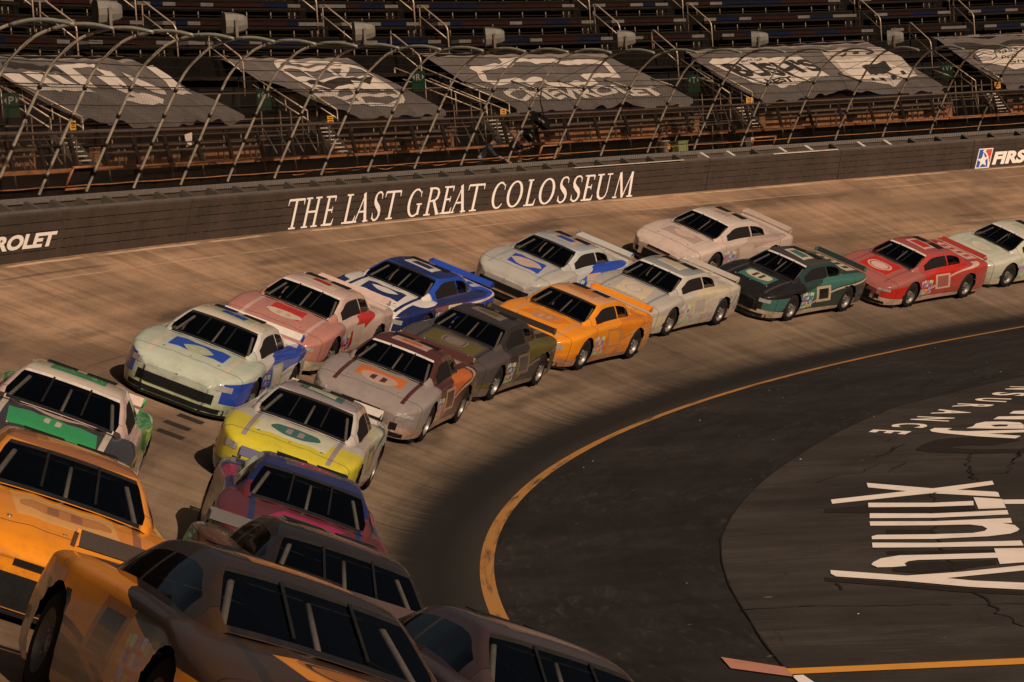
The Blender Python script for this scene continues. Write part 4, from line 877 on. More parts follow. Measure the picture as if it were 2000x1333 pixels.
def bag(t, up, hip):
    b = MB(); c = up(.12, .19, .06); b.box(c, ((1, 0, 0), (0, 1, 0), (0, 0, 1)), (.16, .15, .30)); b.build('shoulder_bag', M['khaki'], None).parent = t
    b = MB(); b.tube([c+Vector((0, 0, .15)), up(.35, .12, .15), up(.52, -.10, .05), up(.40, -.14, -.13)], .012, 5); b.build('bag_strap', M['khaki'], None).parent = t
def stripe(t, up, hip):
    b = MB(); vs = []
    for i in range(6):
        d = .10+.36*i/5
        for a in (-35, 0, 35): vs.append(up(d, -.165*math.cos(R(a))-.005, .12*math.sin(R(a))))
    b.add(vs, [(i*3+j, i*3+j+1, (i+1)*3+j+1, (i+1)*3+j) for i in range(5) for j in (0, 1)], 0, True); b.build('jacket_panel', M['paleblue'], None, recalc=False).parent = t
fc = tocam(154.6, 79.9)
person('person in dark clothes with a khaki shoulder bag leaning forward behind the fence', P(79.75, 154.55, 4.86), fc+60, 26, {'l': ((.12, .06, -.24), (.30, -.02, -.16)), 'r': ((.10, -.06, -.25), (.31, .03, -.18))}, 'maroon', 'tan', 'skin', hair='greyhair', extra=bag)
person('person in a navy jacket with pale blue side panel bending over by the fence', P(79.8, 155.75, 4.86), fc+88, 42, {'l': ((.14, .08, -.22), (.34, .05, -.30)), 'r': ((.16, -.05, -.22), (.35, -.02, -.31))}, 'navy', 'blackcloth', 'skin', cap='navy', extra=stripe)
person('person in a black hooded top standing in the aisle above the Q sign', P(85.55, 157.9, 7.15), tocam(158, 85.5)-10, 4, {'l': ((.03, .05, -.28), (.22, -.02, -.34)), 'r': ((.03, -.05, -.28), (.22, .03, -.33))}, 'blackcloth', 'blackcloth', 'skin', cap='blackcloth')
person('person in black crouching behind the wall with a camera by the white cases', P(79.8, 145.95, 4.86), tocam(146, 79.8)+25, 22, {'l': ((.15, .04, -.2), (.30, -.05, -.02)), 'r': ((.15, -.04, -.2), (.30, .05, -.02))}, 'blackcloth', 'blackcloth', 'skin', cap='blackcloth', crouch=.22)
# camera on a pole held over the wall
t = thing('video_camera', 'black video camera on a short stand at the wall top beside the white cases', 'camera', P(79.25, 146.35, 5.84)); ex, ey, ez = ux(146.35); o = P(79.25, 146.35, 5.84)
b = MB(); b.box(o+ez*.30, (ex, ey, ez), (.34, .14, .18)); b.box(o+ez*.43+ex*-.03, (ex, ey, ez), (.2, .05, .05)); b.build('camera_body', M['black'], t)
b = MB(); b.lathe([(.0, 0), (.06, 0), (.065, .1), (.08, .17), (.08, .2), (.0, .19)], o+ez*.30+ex*.16, ex, 16); b.build('lens', M['post'], t)
b = MB()
for a in (0, 120, 240): b.tube([o+ez*.21, o+ex*.16*math.cos(R(a))+ey*.16*math.sin(R(a))+ez*.005], .012, 5)
b.build('tripod', M['post'], t)
for n_, (ph, w, h, lb) in enumerate(((145.55, .22, .26, 'tall white equipment case right of the crouching camera operator'), (145.25, .20, .16, 'low white equipment case at the fence post right of the crouching operator'))):
    t = thing('equipment_case', lb, 'case', P(79.35, ph, 5.84)); ex, ey, ez = ux(ph); o = P(79.35, ph, 5.84)
    b = MB(); b.box(o+ez*h*.5, (ey, ex, ez), (w, .2, h)); b.box(o+ez*h*.7+ex*.0, (ey, ex, ez), (w+.012, .212, .02)); b.build('shell', M['cream'], t)
    b = MB(); b.tube([o+ez*h-ey*.06, o+ez*(h+.04)-ey*.05, o+ez*(h+.04)+ey*.05, o+ez*h+ey*.06], .010, 5); b.build('handle', M['black'], t)
    b = MB(); b.box(o+ez*h*.35+ex*.104, (ey, ez, ex), (w*.4, h*.3, .008)); b.build('latch_plate', M['red'] if n_ == 0 else M['orange'], t)

# ------------------------------------------------------------------ stock cars
def I(x, tab): return float(np.interp(x, [t[0] for t in tab], [t[1] for t in tab]))
TW = [(-2.47, .78), (-2.42, .86), (-2.25, .925), (-1.9, .965), (-1.4, .985), (-.9, .965), (-.4, .95), (.3, .95), (.9, .965), (1.4, .99), (1.75, .98), (2.0, .945), (2.2, .88), (2.36, .78), (2.46, .66), (2.53, .50)]
TZ = [(-2.47, .81), (-2.42, .885), (-2.2, .91), (-1.5, .925), (0, .915), (1.1, .89), (1.5, .85), (1.9, .79), (2.2, .72), (2.36, .66), (2.46, .59), (2.53, .49)]
TB_ = [(-2.47, .42), (-2.36, .27), (-2.0, .17), (-1.6, .15), (1.9, .13), (2.53, .11)]
XS = [-2.47, -2.44, -2.42, -2.36, -2.3]+[-2.22+.075*i for i in range(60)]; XS = [x for x in XS if x < 2.24]+[2.26, 2.30, 2.34, 2.38, 2.42, 2.45, 2.48, 2.505, 2.53]
NS = 15
def car_sec(x):
    w, zt, zb = I(x, TW), I(x, TZ), I(x, TB_); zs = zt-.065 if x < 2.2 else zt-.065*max(.2, (2.53-x)/.33); L = []
    for i in range(NS):
        z = zb+(zs-zb)*i/(NS-1); y = w-.07*max(0, (z-.48)/.45)**2-.05*max(0, (.40-z)/.3)**2
        y += .012*math.exp(-((abs(x-1.4) if x > 0 else abs(x+1.39))/.42)**2)*(1 if z > .3 else 0); L.append((y, z))
    y0 = L[-1][0]
    for d, f in ((.022, .36), (.06, .66), (.12, .86)): L.append((y0-d*min(1, w), zs+(zt-zs)*f))
    for f in (.72, .52, .34, .17, 0): L.append(((y0-.12)*f, zt-(zt-zs)*.14*f+.012*(1-f*f)+(.014*math.exp(-((f-.34)/.10)**2) if .9 < x < 2.2 else 0)))
    return L
def roof_z(x): return I(x, [(-1.66, .92), (-1.5, .98), (-.9, 1.205), (-.65, 1.25), (-.3, 1.27), (.1, 1.27), (.32, 1.25), (.46, 1.215), (1.14, .925), (1.2, .89)])
def gh_w(x): return I(x, [(-1.66, .56), (-1.4, .69), (-.9, .78), (0, .815), (.6, .815), (1.0, .775), (1.2, .70)])
XG = [-1.66, -1.58, -1.5, -1.4, -1.3, -1.2, -1.1, -1.0, -.92, -.85, -.78, -.7, -.6, -.5, -.42, -.36, -.25, -.1, .0, .1, .2, .3, .36, .42, .47, .53, .6, .7, .76, .82, .9, 1.0, 1.08, 1.14, 1.2]
def gh_sec(x):
    wb, zr, z0 = gh_w(x), roof_z(x), I(x, TZ)-.03; h = max(.0, zr-.915); wt = wb-.24*min(1, h/.36); L = []
    for i in range(7):
        f = i/6; L.append((wb+(wt-wb)*f+.018*math.sin(math.pi*f)*min(1, h/.3), z0+(zr-.045-z0)*f))
    L += [(wt-.022, zr-.016), (wt-.07, zr-.002)]
    for f in (.66, .33, 0): L.append(((wt-.07)*f, zr+.016*(1-f*f)))
    return L
AX = (1.40, -1.39); AR = .395; AZ = .345
def make_car_meshes(second=False):
    parts = {}
    def emit(cls, smooth, vs):
        b = parts.setdefault(cls, MB()); return b
    # lower body
    secs = [car_sec(x) for x in XS]; n = len(secs[0])
    V = []
    for x, L in zip(XS, secs): V.append([[x, y, z] for y, z in L])
    V = np.array(V); dele = set()
    for ax in AX:
        for i in range(len(XS)-1):
            for j in range(NS-1):
                c = V[i:i+2, j:j+2].reshape(-1, 3).mean(0)
                if (c[0]-ax)**2+(c[2]-AZ)**2 < AR**2: dele.add((i, j))
        for i in range(len(XS)):
            for j in range(NS):
                dx, dz = V[i, j, 0]-ax, V[i, j, 2]-AZ; d = math.hypot(dx, dz)
                if d < AR+.035 and d > AR-.055: V[i, j, 0] = ax+dx/d*AR; V[i, j, 2] = AZ+dz/d*AR
    def idx(i, j, s): return (i*n+j)*2+(0 if s > 0 else 1)
    vs = []
    for i in range(len(XS)):
        for j in range(n):
            x, y, z = V[i, j]; vs.append((x, y, z)); vs.append((x, -y, z))
    F = {}
    for i in range(len(XS)-1):
        for j in range(n-1):
            if (i, j) in dele: continue
            c = V[i:i+2, j:j+2].reshape(-1, 3).mean(0)
            for s in (1, -1):
                q = (idx(i, j, s), idx(i+1, j, s), idx(i+1, j+1, s), idx(i, j+1, s)); q = q if s < 0 else q[::-1]
                k = 'body'
                if -1.42 < c[0] < 1.08 and j >= NS+2 and max(V[i, j, 1], V[i+1, j, 1]) < min(gh_w(XS[i]), gh_w(XS[i+1]))-.003: continue
                F.setdefault(k, []).append(q)
    m = len(XS)-1
    F['body'].append(tuple(idx(0, j, 1) for j in range(n))+tuple(idx(0, j, -1) for j in range(n-2, -1, -1)))
    F['body'].append(tuple(idx(m, j, -1) for j in range(n))+tuple(idx(m, j, 1) for j in range(n-2, -1, -1)))
    # greenhouse
    base = len(vs); GS = [gh_sec(x) for x in XG]; g = len(GS[0])
    for x, L in zip(XG, GS):
        for y, z in L: vs.append((x, y, z)); vs.append((x, -y, z))
    gi = lambda i, j, s: base+(i*g+j)*2+(0 if s > 0 else 1)
    for i in range(len(XG)-1):
        xm = (XG[i]+XG[i+1])/2
        for j in range(g-1):
            for s in (1, -1):
                q = (gi(i, j, s), gi(i+1, j, s), gi(i+1, j+1, s), gi(i, j+1, s)); q = q if s < 0 else q[::-1]; k = 'body'
                if j >= 8 and .47 < xm < 1.12: k = 'windshield_banner' if xm < .545 else 'windshield'
                elif j >= 8 and -1.5 < xm < -.86: k = 'rear_window'
                elif 1 <= j <= 4 and -.36 < xm < .74: k = 'side_window%d' % s
                elif 1 <= j <= 4 and -1.12 < xm < -.44: k = 'quarter_window%d' % s
                F.setdefault(k, []).append(q)
    out = {}
    for k, fs in F.items():
        used = sorted({i for f in fs for i in f}); mp = {o: i for i, o in enumerate(used)}; me = bpy.data.meshes.new(k)
        me.from_pydata([vs[i] for i in used], [], [tuple(mp[i] for i in f) for f in fs])
        me.polygons.foreach_set('use_smooth', [len(f) < 6 for f in fs]); me.update(); out[k] = me
    def fin(k, b):
        o = b.build(k, [M['black']]); out[k] = o.data; o.data.materials.clear(); bpy.data.objects.remove(o)
    X3 = ((1, 0, 0), (0, 1, 0), (0, 0, 1))
    b = MB(); b.bar((-2.40, 0, .925), (-2.46, 0, 1.035), 1.46, .014, (1, 0, 0)); 
    for y in (-.735, .735): b.box((-2.39, y, .965), X3, (.14, .012, .10))
    fin('spoiler', b)
    b = MB(); b.hexa([Vector(q) for q in ((2.0, .95, .075), (2.40, .70, .075), (2.40, -.70, .075), (2.0, -.95, .075), (2.0, .95, .10), (2.40, .70, .10), (2.40, -.70, .10), (2.0, -.95, .10))]); b.hexa([Vector(q) for q in ((2.40, .70, .076), (2.58, .48, .076), (2.58, -.48, .076), (2.40, -.70, .076), (2.40, .70, .101), (2.58, .48, .101), (2.58, -.48, .101), (2.40, -.70, .101))]); fin('splitter', b)
    b = MB(); b.box((0, 0, .25), X3, (4.3, 1.55, .16)); b.box((.0, 0, .40), X3, (1.9, 1.76, .34))
    for ax in AX:
        for s in (1, -1): b.lathe([(AR+.0, .0), (AR+.0, .30)], (ax, s*.64, AZ), (0, s, 0), 28); b.lathe([(0, 0), (AR, 0)], (ax, s*.645, AZ), (0, s, 0), 28)
    fin('underbody', b)
    b = MB()
    for s in (1, -1): b.box((-2.475, s*.56, .70), X3, (.03, .38, .10))
    fin('tail_light_pair', b)
    for s in (1, -1):
        b = MB(); b.box((-2.478, s*.55, .70), X3, (.03, .40, .11)); fin('tail_light%d' % s, b)
    b = MB(); b.box((-2.462, 0, .40), X3, (.03, 1.5, .16)); fin('rear_diffuser', b)
    for s in (1, -1): b = MB(); b.box((-.42, s*.24, 1.283), X3, (.26, .36, .008)); fin('roof_flap%d' % s, b)
    b = MB(); b.box((.84, 0, .0), X3, (.0, .0, .0)); b = MB()
    for s in (1, -1): b = MB(); b.bar((.52, s*.22, roof_z(.52)+.024), (1.1, s*.23, roof_z(1.1)+.022), .022, .012); fin('windshield_brace%d' % s, b)
    def side_y(x, z):
        L = car_sec(x)[:NS+3]; return float(np.interp(z, [p[1] for p in L], [p[0] for p in L]))
    def plan_pt(y, z, off):                       # point on the nose at height z, |y| from the centreline
        xs = [2.53-.01*i for i in range(60)]; a = abs(y); x = next((x for x in xs if side_y(x, z) >= a), 1.95); return Vector((x+off, y, z))
    def patch(k, ys, z0, z1, off):
        b = MB(); q = []
        for y in ys: q += [plan_pt(y, z0, off), plan_pt(y, (z0+z1)/2, off), plan_pt(y, z1, off)]
        b.add(q, [(i*3+j, (i+1)*3+j, (i+1)*3+j+1, i*3+j+1) for i in range(len(ys)-1) for j in (0, 1)]); fin(k, b)
    if second:
        patch('grille', [-.44+.044*i for i in range(21)], .20, .38, .012); patch('upper_grille', [-.34+.034*i for i in range(21)], .45, .50, .012)
        for k in (1, -1): patch('brake_duct%d' % k, [k*(.56+.012*i) for i in range(11)], .24, .36, .012)
    else: patch('grille', [-.62+.062*i for i in range(21)], .25, .40, .012)
    patch('splitter_skirt', [-.80+.08*i for i in range(21)], .125, .20, .010)
    for s in (1, -1): patch('headlight%d' % s, [s*((.62 if second else .60)+.025*i) for i in range(11 if second else 10)], .475 if second else .485, .535 if second else .575, .010)
    b = MB()
    rz = lambda x, y: roof_z(x)-.075
    for s in (1, -1):
        b.tube([(1.0, s*.62, .80), (.95, s*.60, .90), (.38, s*.47, rz(.38, 0)), (-.40, s*.46, rz(-.4, 0)), (-1.25, s*.55, .88)], .024, 6); b.tube([(-.40, s*.46, rz(-.4, 0)), (-.45, s*.66, .55)], .024, 6)
        b.tube([(.30, s*.74, .72), (-.44, s*.74, .74)], .022, 6)
    b.tube([(.38, -.47, rz(.38, 0)), (.38, .47, rz(.38, 0))], .022, 6); b.tube([(-.40, -.46, rz(-.4, 0)), (-.40, .46, rz(-.4, 0))], .024, 6); b.tube([(-.43, .64, .66), (-.40, -.46, rz(-.4, 0))], .022, 6); b.tube([(.42, 0, rz(.42, 0)), (.96, 0, .89)], .02, 6); fin('roll_cage', b)
    b = MB(); b.hexa([Vector(q) for q in ((.62, .76, .70), (1.12, .76, .70), (1.12, -.76, .70), (.62, -.76, .70), (.70, .74, .86), (1.10, .72, .875), (1.10, -.72, .875), (.70, -.74, .86))]); fin('dashboard', b)
    b = MB(); b.box((-1.18, 0, .83), X3, (.60, 1.3, .02)); b.box((-.93, 0, .70), X3, (.02, 1.4, .28)); fin('rear_tray', b)
    b = MB(); b.hexa([Vector(q) for q in ((-.42, .58, .5), (.05, .56, .5), (.05, .18, .5), (-.42, .16, .5), (-.50, .56, .98), (-.36, .54, .98), (-.36, .20, .98), (-.50, .18, .98))])
    for y in (.22, .52): b.box((-.30, y, 1.03), X3, (.24, .05, .20))
    b.box((-.42, .37, 1.04), X3, (.08, .28, .18)); fin('seat', b)
    b = MB()
    for x, y in ((2.02, .45), (2.02, -.45), (2.06, .0)): b.lathe([(0, .012), (.02, .012), (.02, -.02)], (x, y, I(x, TZ)+.004), (0, 0, 1), 10)
    fin('hood_pin', b)
    b = MB(); b.lathe([(.20, -.15), (.30, -.15), (.34, -.12), (.348, -.05), (.348, .05), (.34, .12), (.30, .15), (.215, .15)], (0, 0, 0), (0, 1, 0), 36); fin('tyre', b)
    b = MB(); b.lathe([(.222, .145), (.21, .10), (.18, .065), (.12, .055), (.10, .10), (.07, .105), (.05, .12), (0, .125)], (0, 0, 0), (0, 1, 0), 30); b.lathe([(.222, .145), (.222, -.14)], (0, 0, 0), (0, 1, 0), 30)
    for k in range(5):
        a = 2*math.pi*k/5; b.lathe([(.016, .0), (.016, .03), (0, .03)], (.078*math.cos(a), .10, .078*math.sin(a)), (0, 1, 0), 8)
        for w in (-.02, .02): pass
    fin('rim', b); return out
CARM_A = make_car_meshes()
TW = [(-2.47, .82), (-2.42, .89), (-2.25, .945), (-1.9, .97), (-1.4, .985), (-.9, .955), (-.4, .94), (.3, .94), (.9, .96), (1.4, .99), (1.75, .985), (2.0, .965), (2.2, .92), (2.36, .85), (2.46, .76), (2.53, .60)]
TZ = [(-2.47, .83), (-2.42, .90), (-2.2, .92), (-1.5, .93), (0, .915), (1.1, .885), (1.5, .84), (1.9, .77), (2.2, .69), (2.36, .63), (2.46, .565), (2.53, .48)]
CARM_B = make_car_meshes(True)
M['glass'] = bpy.data.materials.new('car_glass'); q = NT(M['glass']); tr_ = q.n('ShaderNodeBsdfTransparent'); tr_.inputs[0].default_value = (.50, .48, .46, 1); gl = q.n('ShaderNodeBsdfGlossy'); gl.inputs['Roughness'].default_value = .05
lw = q.n('ShaderNodeFresnel'); lw.inputs[0].default_value = 1.5; mx = q.n('ShaderNodeMixShader'); q.l(lw.outputs[0], mx.inputs[0]); q.l(tr_.outputs[0], mx.inputs[1]); q.l(gl.outputs[0], mx.inputs[2])
q.l(mx.outputs[0], next(n for n in q.t.nodes if n.type == 'OUTPUT_MATERIAL').inputs[0])
M['cage'] = mat('grey_roll_cage', (.30, .29, .27), .5); M['seatm'] = mat('dark_seat', (.035, .03, .03), .7)
M['tyre'] = mat('tyre_rubber', (.018, .016, .015), .8, scale=20); M['rim'] = mat('steel_rim', (.16, .15, .14), .4, .5)
M['lamp'] = mat('headlight_decal', (.30, .29, .27), .25); M['tail'] = mat('tail_light_decal', (.22, .02, .015), .35); M['carbon'] = mat('carbon_black', (.012, .012, .012), .5)
M['net'] = mat('window_net', (.014, .012, .012), .7, scale=30)
def livery(name, c0, c1, c2, c3, c4, sx=.35, th=.9, o=.1, wd=.16, hood=1.2, dirt=.3):
    """c0 base, c1 nose, c2 slanting side band, c3 roof, c4 skirt; all in the car's own coordinates"""
    c0, c1, c2, c3, c4 = [tuple(v*.86 for v in c) for c in (c0, c1, c2, c3, c4)]
    m = bpy.data.materials.new(name); q = NT(m); co = q.n('ShaderNodeTexCoord').outputs['Object']; sp = q.n('ShaderNodeSeparateXYZ'); q.l(co, sp.inputs[0]); x, y, z = sp.outputs
    ay = q.math('ABSOLUTE', y); wob = q.math('MULTIPLY', q.math('SINE', q.math('MULTIPLY', x, 2.1)), .05)
    def block(v, a, b_): return q.math('MULTIPLY', q.math('GREATER_THAN', v, a), q.math('LESS_THAN', v, b_))
    def both(*ms):
        r = ms[0]
        for k in ms[1:]: r = q.math('MULTIPLY', r, k)
        return r
    side = q.math('GREATER_THAN', ay, .70); top = q.math('GREATER_THAN', z, .60)
    c = q.mix(q.math('GREATER_THAN', q.math('MULTIPLY_ADD', ay, .35, x), hood), c0, c1)
    w_ = q.math('ADD', q.math('MULTIPLY', x, sx), q.math('ADD', z, wob))
    c = q.mix(both(q.math('LESS_THAN', q.math('ABSOLUTE', q.math('SUBTRACT', w_, th)), wd), side), c, c2)
    c = q.mix(both(q.math('LESS_THAN', q.math('ABSOLUTE', q.math('SUBTRACT', w_, th-wd*1.35)), .025), side), c, c4)
    # speed slashes over the rear quarter, shapes on hood, deck, doors and roof
    sl = q.math('FRACT', q.math('MULTIPLY', q.math('MULTIPLY_ADD', z, .9, x), 3.4)); c = q.mix(both(q.math('LESS_THAN', sl, .42), block(x, -2.3, -1.05), side, block(z, .36, .72)), c, c3)
    g = random.Random(name); hx, hw, tilt = 1.62+g.uniform(-.12, .12), g.uniform(.30, .52), g.uniform(-.5, .5)
    yt = q.math('MULTIPLY_ADD', x, tilt, q.math('SUBTRACT', y, tilt*1.6)) if g.random() < .6 else ay
    c = q.mix(both(block(x, 1.25+g.uniform(0, .2), 1.85+g.uniform(0, .2)), q.math('LESS_THAN', q.math('ABSOLUTE', yt), hw), top), c, c2)
    ov = q.math('ADD', q.math('POWER', q.math('ABSOLUTE', q.math('DIVIDE', q.math('SUBTRACT', x, hx), g.uniform(.13, .24))), g.choice([2.0, 2.0, 4.0, 1.0])), q.math('POWER', q.math('ABSOLUTE', q.math('DIVIDE', yt if g.random() < .4 else y, g.uniform(.22, .40))), 2.0))
    c = q.mix(both(q.math('LESS_THAN', ov, 1.0), top), c, c4)
    if g.random() < .45: c = q.mix(both(block(ov, .50, .72), top), c, c1)
    else: c = q.mix(both(q.math('LESS_THAN', ov, .35), block(q.math('FRACT', q.math('MULTIPLY', y, g.uniform(5, 9))), .2, .7), top), c, c3)
    c = q.mix(both(block(q.math('ABSOLUTE', q.math('SUBTRACT', ay, .60)), -.1, .035), block(x, 1.1, 2.3), top), c, c3)
    c = q.mix(both(block(x, -2.3, -1.75), q.math('LESS_THAN', ay, .55), top), c, c4)
    c = q.mix(both(block(x, -2.18, -1.9), block(q.math('FRACT', q.math('MULTIPLY', y, 4.2)), .2, .75), q.math('LESS_THAN', ay, .5), top), c, c3)
    c = q.mix(q.math('GREATER_THAN', z, 1.225), c, c3)
    def skewed(u, v, w, h, k): return q.math('MAXIMUM', q.math('DIVIDE', q.math('ABSOLUTE', q.math('MULTIPLY_ADD', v, k, u)), w), q.math('DIVIDE', q.math('ABSOLUTE', v), h))
    rp = skewed(q.math('ADD', x, .04), y, .25, .33, g.uniform(-.3, .3)); c = q.mix(both(q.math('LESS_THAN', rp, 1.0), q.math('GREATER_THAN', z, 1.2)), c, c4); c = q.mix(both(q.math('LESS_THAN', rp, g.uniform(.5, .75)), q.math('GREATER_THAN', z, 1.2)), c, c2)
    dp = skewed(q.math('ADD', x, .10), q.math('SUBTRACT', z, .60), .36, .20, -.35); c = q.mix(both(q.math('LESS_THAN', dp, 1.0), side), c, c4); c = q.mix(both(q.math('LESS_THAN', dp, g.uniform(.6, .8)), side), c, c0 if g.random() < .5 else c1)
    c = q.mix(q.math('LESS_THAN', q.math('MULTIPLY_ADD', x, -.02, z), .25), c, c4)
    c = q.mix(both(block(x, 1.10, 1.19), q.math('LESS_THAN', ay, .62), top), c, (.012, .012, .012))
    # small contingency decals ahead of the door
    vo = q.n('ShaderNodeTexVoronoi', distance='CHEBYCHEV'); q.l(q.scale(co, (7.5, .001, 9.5)), vo.inputs['Vector']); vo.inputs['Scale'].default_value = 1.0; vo.inputs['Randomness'].default_value = .35
    hs = q.n('ShaderNodeHueSaturation'); q.l(vo.outputs['Color'], hs.inputs['Color']); hs.inputs['Saturation'].default_value = .8; hs.inputs['Value'].default_value = .75
    dm = q.math('MULTIPLY', q.math('MULTIPLY', block(x, .42, 1.0), block(z, .30, .70)), q.math('MULTIPLY', side, q.math('LESS_THAN', vo.outputs['Distance'], .38))); c = q.mix(dm, c, hs.outputs[0])
    # panel shut lines and rubber dust
    for v, p in ((x, .96), (x, -1.62), (x, 2.12)):
        ln = q.math('LESS_THAN', q.math('ABSOLUTE', q.math('SUBTRACT', v, p)), .007); c = q.mix(q.math('MULTIPLY', ln, .8), c, (.01, .01, .01))
    d = q.math('MULTIPLY', q.smooth(q.noise(q.scale(co, (1.5, 4, 6)), 1.4, 5, .65), .42, .75), dirt); low = q.math('SUBTRACT', 1.0, q.smooth(z, .15, .75))
    c = q.mix(q.math('MULTIPLY', d, q.math('MULTIPLY_ADD', low, 1.6, .55), clamp=True), c, (.05, .042, .036))
    q.l(c, q.b.inputs['Base Color']); q.b.inputs['Roughness'].default_value = .25; q.b.inputs['Coat Weight'].default_value = .8 if max(c0) > .12 else .30; q.b.inputs['Coat Roughness'].default_value = .04; q.b.inputs['Specular IOR Level'].default_value = .4 if max(c0) > .12 else .2
    return m
CARS_GROUP = 'stock cars racing through the banked turn'
LOWER = {'headlight1': ('headlight', 'lamp'), 'headlight-1': ('headlight', 'lamp'), 'grille': ('grille', 'carbon'), 'splitter_skirt': ('air_dam', 'carbon'), 'windshield': ('windshield', 'glass'), 'rear_window': ('rear_window', 'glass'), 'side_window1': ('window_net', 'net'), 'side_window-1': ('side_window', 'glass'), 'quarter_window1': ('quarter_window', 'glass'), 'quarter_window-1': ('quarter_window', 'glass'), 'spoiler': ('spoiler', 'carbon'), 'splitter': ('splitter', 'carbon'), 'underbody': ('underbody', 'black'), 'tail_light1': ('tail_light', 'tail'), 'tail_light-1': ('tail_light', 'tail'), 'rear_diffuser': ('rear_valance', 'carbon'), 'roof_flap1': ('roof_flap', 'carbon'), 'roof_flap-1': ('roof_flap', 'carbon'), 'roll_cage': ('roll_cage', 'cage'), 'dashboard': ('dashboard', 'carbon'), 'seat': ('seat', 'seatm'), 'rear_tray': ('rear_tray', 'carbon'), 'hood_pin': ('hood_pin', 'rim'), 'upper_grille': ('upper_grille', 'carbon'), 'brake_duct1': ('brake_duct', 'carbon'), 'brake_duct-1': ('brake_duct', 'carbon'), 'windshield_brace1': ('windshield_brace', 'carbon'), 'windshield_brace-1': ('windshield_brace', 'carbon')}
def link_part(nm, me, m, parent):
    me2 = me.copy(); me2.materials.clear(); me2.materials.append(m); o = bpy.data.objects.new(nm, me2); col.objects.link(o); o.parent = parent; return o
NCAR = [0]
def car(label, ph, r, liv, banner, yaw=0.0, cat='race car'):
    NCAR[0] += 1; CARM = CARM_B if NCAR[0] % 5 in (1, 3) else CARM_A
    z = track_z(r); a = R(ph); sl_ = (track_z(r+.05)-track_z(r-.05))/.1 if r > 69.9 else (track_z(r+.9)-track_z(r-.9))/1.8; be = math.atan(sl_)
    if r < 70: z = (track_z(r+.9)+track_z(r-.9))/2+.003
    t_ = Vector((-math.sin(a), math.cos(a), 0)); n_ = Vector((-math.sin(be)*math.cos(a), -math.sin(be)*math.sin(a), math.cos(be))); t_.rotate(Matrix.Rotation(R(yaw), 3, n_)); l_ = n_.cross(t_)
    o = bpy.data.objects.new('race_car', None); col.objects.link(o); o.empty_display_size = .3
    loc = P(r, ph, z); o.matrix_world = Matrix(((t_.x, l_.x, n_.x, loc.x), (t_.y, l_.y, n_.y, loc.y), (t_.z, l_.z, n_.z, loc.z), (0, 0, 0, 1)))
    tag(o, label, cat, CARS_GROUP)
    body = link_part('body', CARM['body'], liv, o)
    for k, (nm, mk) in LOWER.items():
        if k in CARM: link_part(nm, CARM[k], liv if k == 'spoiler' else M[mk], o)
    link_part('windshield_banner', CARM['windshield_banner'], M[banner], o)
    for ax in AX:
        for s in (1, -1):
            w = link_part('wheel', CARM['tyre'], M['tyre'], o); w.location = (ax, s*.815, .348); w.rotation_euler = (0, 0, 0 if s > 0 else math.pi); link_part('rim', CARM['rim'], M['rim'], w)
    return o
W_, CR, PK, GY, BK_ = (.66, .62, .56), (.58, .50, .38), (.58, .42, .36), (.22, .20, .18), (.014, .013, .013)
M['bwhite'] = mat('banner_white', (.5, .46, .42), .4); M['bblack'] = mat('banner_black', (.02, .018, .017), .4); M['byellow'] = mat('banner_yellow', (.5, .34, .03), .4); M['bred'] = mat('banner_red', (.3, .03, .02), .4)
GRN, BLU, DBL, RED, ORG, MAR, TEA, YEL = (.035, .33, .10), (.018, .065, .42), (.012, .02, .10), (.50, .022, .012), (.78, .27, .012), (.075, .024, .020), (.045, .14, .115), (.58, .50, .035)
S = 'stock car'
L_ = livery
# outer line, front to back
car('pinkish white stock car with black nose and green flank, left of the yellow nosed car', 191.8, 72.95, L_('livery_green_nose', PK, (.045, .038, .036), GRN, CR, GRN, .15, .60, wd=.20, hood=1.35), 'bwhite')
car('white stock car with blue hood panel and cream roof, behind the green flanked car', 180.2, 72.85, L_('livery_blue_hood', W_, (.45, .50, .40), BLU, CR, (.42, .48, .28), .15, .72, wd=.2), 'bblack')
car('pale pink stock car with bright red hood panel and door band', 173.9, 73.3, L_('livery_red_door', PK, (.45, .20, .16), RED, (.52, .36, .31), CR, .3, .70), 'bwhite', 1.0)
car('dark blue stock car with a white lower side, outer line above the black car', 168.7, 73.3, L_('livery_blue_dark', BLU, W_, DBL, DBL, W_, .15, .85, wd=.2), 'bblack', -1.0)
car('pale grey stock car with blue stripe below the end of the wall lettering', 161.2, 73.6, L_('livery_navy_stripe', (.48, .49, .47), (.42, .40, .36), BLU, (.30, .32, .34), (.55, .38, .26), .2, .72), 'bblack', .8)
car('pale pinkish stock car at the back of the outer line', 153.4, 74.0, L_('livery_pale_pink', (.52, .42, .36), (.56, .44, .37), (.40, .29, .25), (.50, .42, .37), (.56, .40, .30), .2, .7), 'bwhite', -.6)
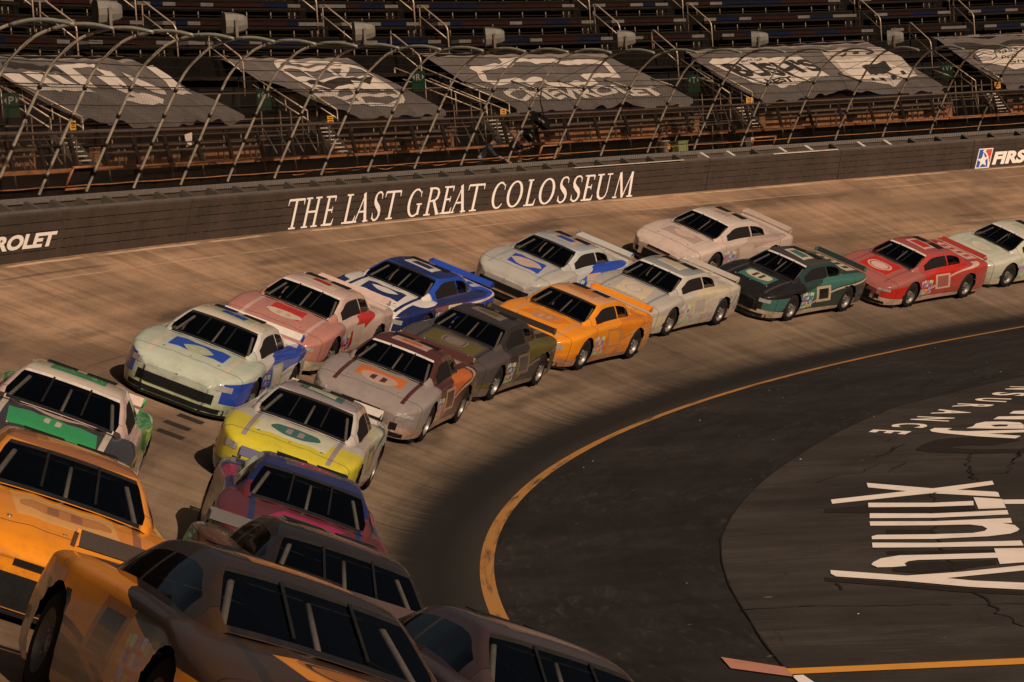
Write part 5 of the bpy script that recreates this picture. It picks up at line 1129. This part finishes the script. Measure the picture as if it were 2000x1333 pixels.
# inner line, front to back
car('pale stock car with a lime yellow nose and black windshield', 184.6, 70.35, L_('livery_yellow_nose', (.52, .47, .42), YEL, (.60, .60, .42), (.30, .25, .24), TEA, .3, .68, hood=1.75), 'bblack')
car('maroon and grey stock car with an orange side, behind the lime yellow nosed car', 176.3, 70.6, L_('livery_maroon', MAR, (.26, .22, .20), (.50, .13, .03), MAR, (.42, .28, .22), .28, .62), 'bwhite', 1.2)
car('plain black stock car between the maroon car and the bright orange car', 170.6, 70.9, L_('livery_black', (.030, .024, .024), (.07, .058, .055), (.10, .08, .02), (.035, .028, .028), (.17, .13, .11), .2, .6), 'bblack')
car('bright orange yellow stock car in the middle of the inner line', 165.1, 71.0, L_('livery_orange', ORG, ORG, (.66, .20, .01), (.62, .30, .12), (.45, .22, .10), .2, .6), 'bblack', -1.0)
car('cream and grey stock car right behind the bright orange car', 159.4, 71.6, L_('livery_cream', (.50, .45, .38), (.42, .38, .33), (.56, .47, .32), (.24, .25, .25), CR, .2, .75), 'bwhite', .8)
car('dark green and black stock car with a cream skirt, left of the red car', 153.9, 71.2, L_('livery_dark_green', (.022, .045, .038), BK_, TEA, (.05, .042, .04), (.48, .40, .28), .15, .72), 'bwhite')
car('red stock car with white lower side, inner line near the right edge', 148.6, 70.9, L_('livery_red', (.42, .05, .04), (.34, .11, .09), RED, (.30, .07, .06), (.62, .42, .34), .2, .80), 'bwhite', .8)
car('pale green white stock car cut by the right edge of the photo', 143.6, 71.2, L_('livery_pale_green', (.50, .51, .40), (.50, .50, .40), (.42, .44, .34), (.48, .47, .38), CR, .2, .7), 'bwhite')
# nearest cars, front of the pack
car('dark blue and maroon stock car ahead of the lime yellow nosed car', 193.0, 69.9, L_('livery_magenta', DBL, (.11, .025, .03), (.34, .02, .09), (.025, .03, .10), (.10, .08, .075), .3, .68, hood=1.1), 'bblack', 1.5)
car('bright orange stock car with a dark windshield at the left edge of the photo', 200.0, 72.85, L_('livery_bright_orange', (.74, .27, .025), ORG, (.80, .40, .10), (.36, .13, .03), (.55, .22, .04), .3, .6), 'bblack', 0)
car('black stock car behind the dark brown car with the orange flank', 200.2, 70.3, L_('livery_black_brown', (.020, .015, .013), (.030, .020, .016), (.12, .055, .035), (.022, .017, .014), (.10, .055, .035), .3, .6), 'bblack', 2.0)
car('dark maroon grey stock car at the bottom edge, nearest to the yellow line', 204.3, 69.5, L_('livery_dark_maroon', (.05, .03, .028), (.06, .04, .04), (.20, .15, .14), (.055, .042, .042), (.16, .11, .10), .3, .6), 'bblack', 3.0)
car('dark brown stock car with an orange flank cut off by the bottom left edge', 207.2, 72.4, L_('livery_brown', (.035, .022, .016), (.05, .026, .014), (.66, .24, .02), (.030, .020, .016), (.36, .14, .03), .12, .62, wd=.22), 'bblack', 2.0)
# tyre shreds and grit on the infield
b = MB()
for _ in range(22):
    ph = random.uniform(150, 196); r = random.uniform(61, 66.6); o = P(r, ph, 0)+Vector((0, 0, .004)); s = random.uniform(.006, .02); a = random.uniform(0, 6.28); d = Vector((math.cos(a)*s, math.sin(a)*s, 0)); e = Vector((-d.y*.5, d.x*.5, 0))
    b.add([o-d-e, o+d-e, o+d+e, o-d+e, o+Vector((0, 0, s*.5))], [(3, 2, 1, 0), (0, 1, 4), (1, 2, 4), (2, 3, 4), (3, 0, 4)])
tag(b.build('track_grit', M['cream']), kind='stuff')
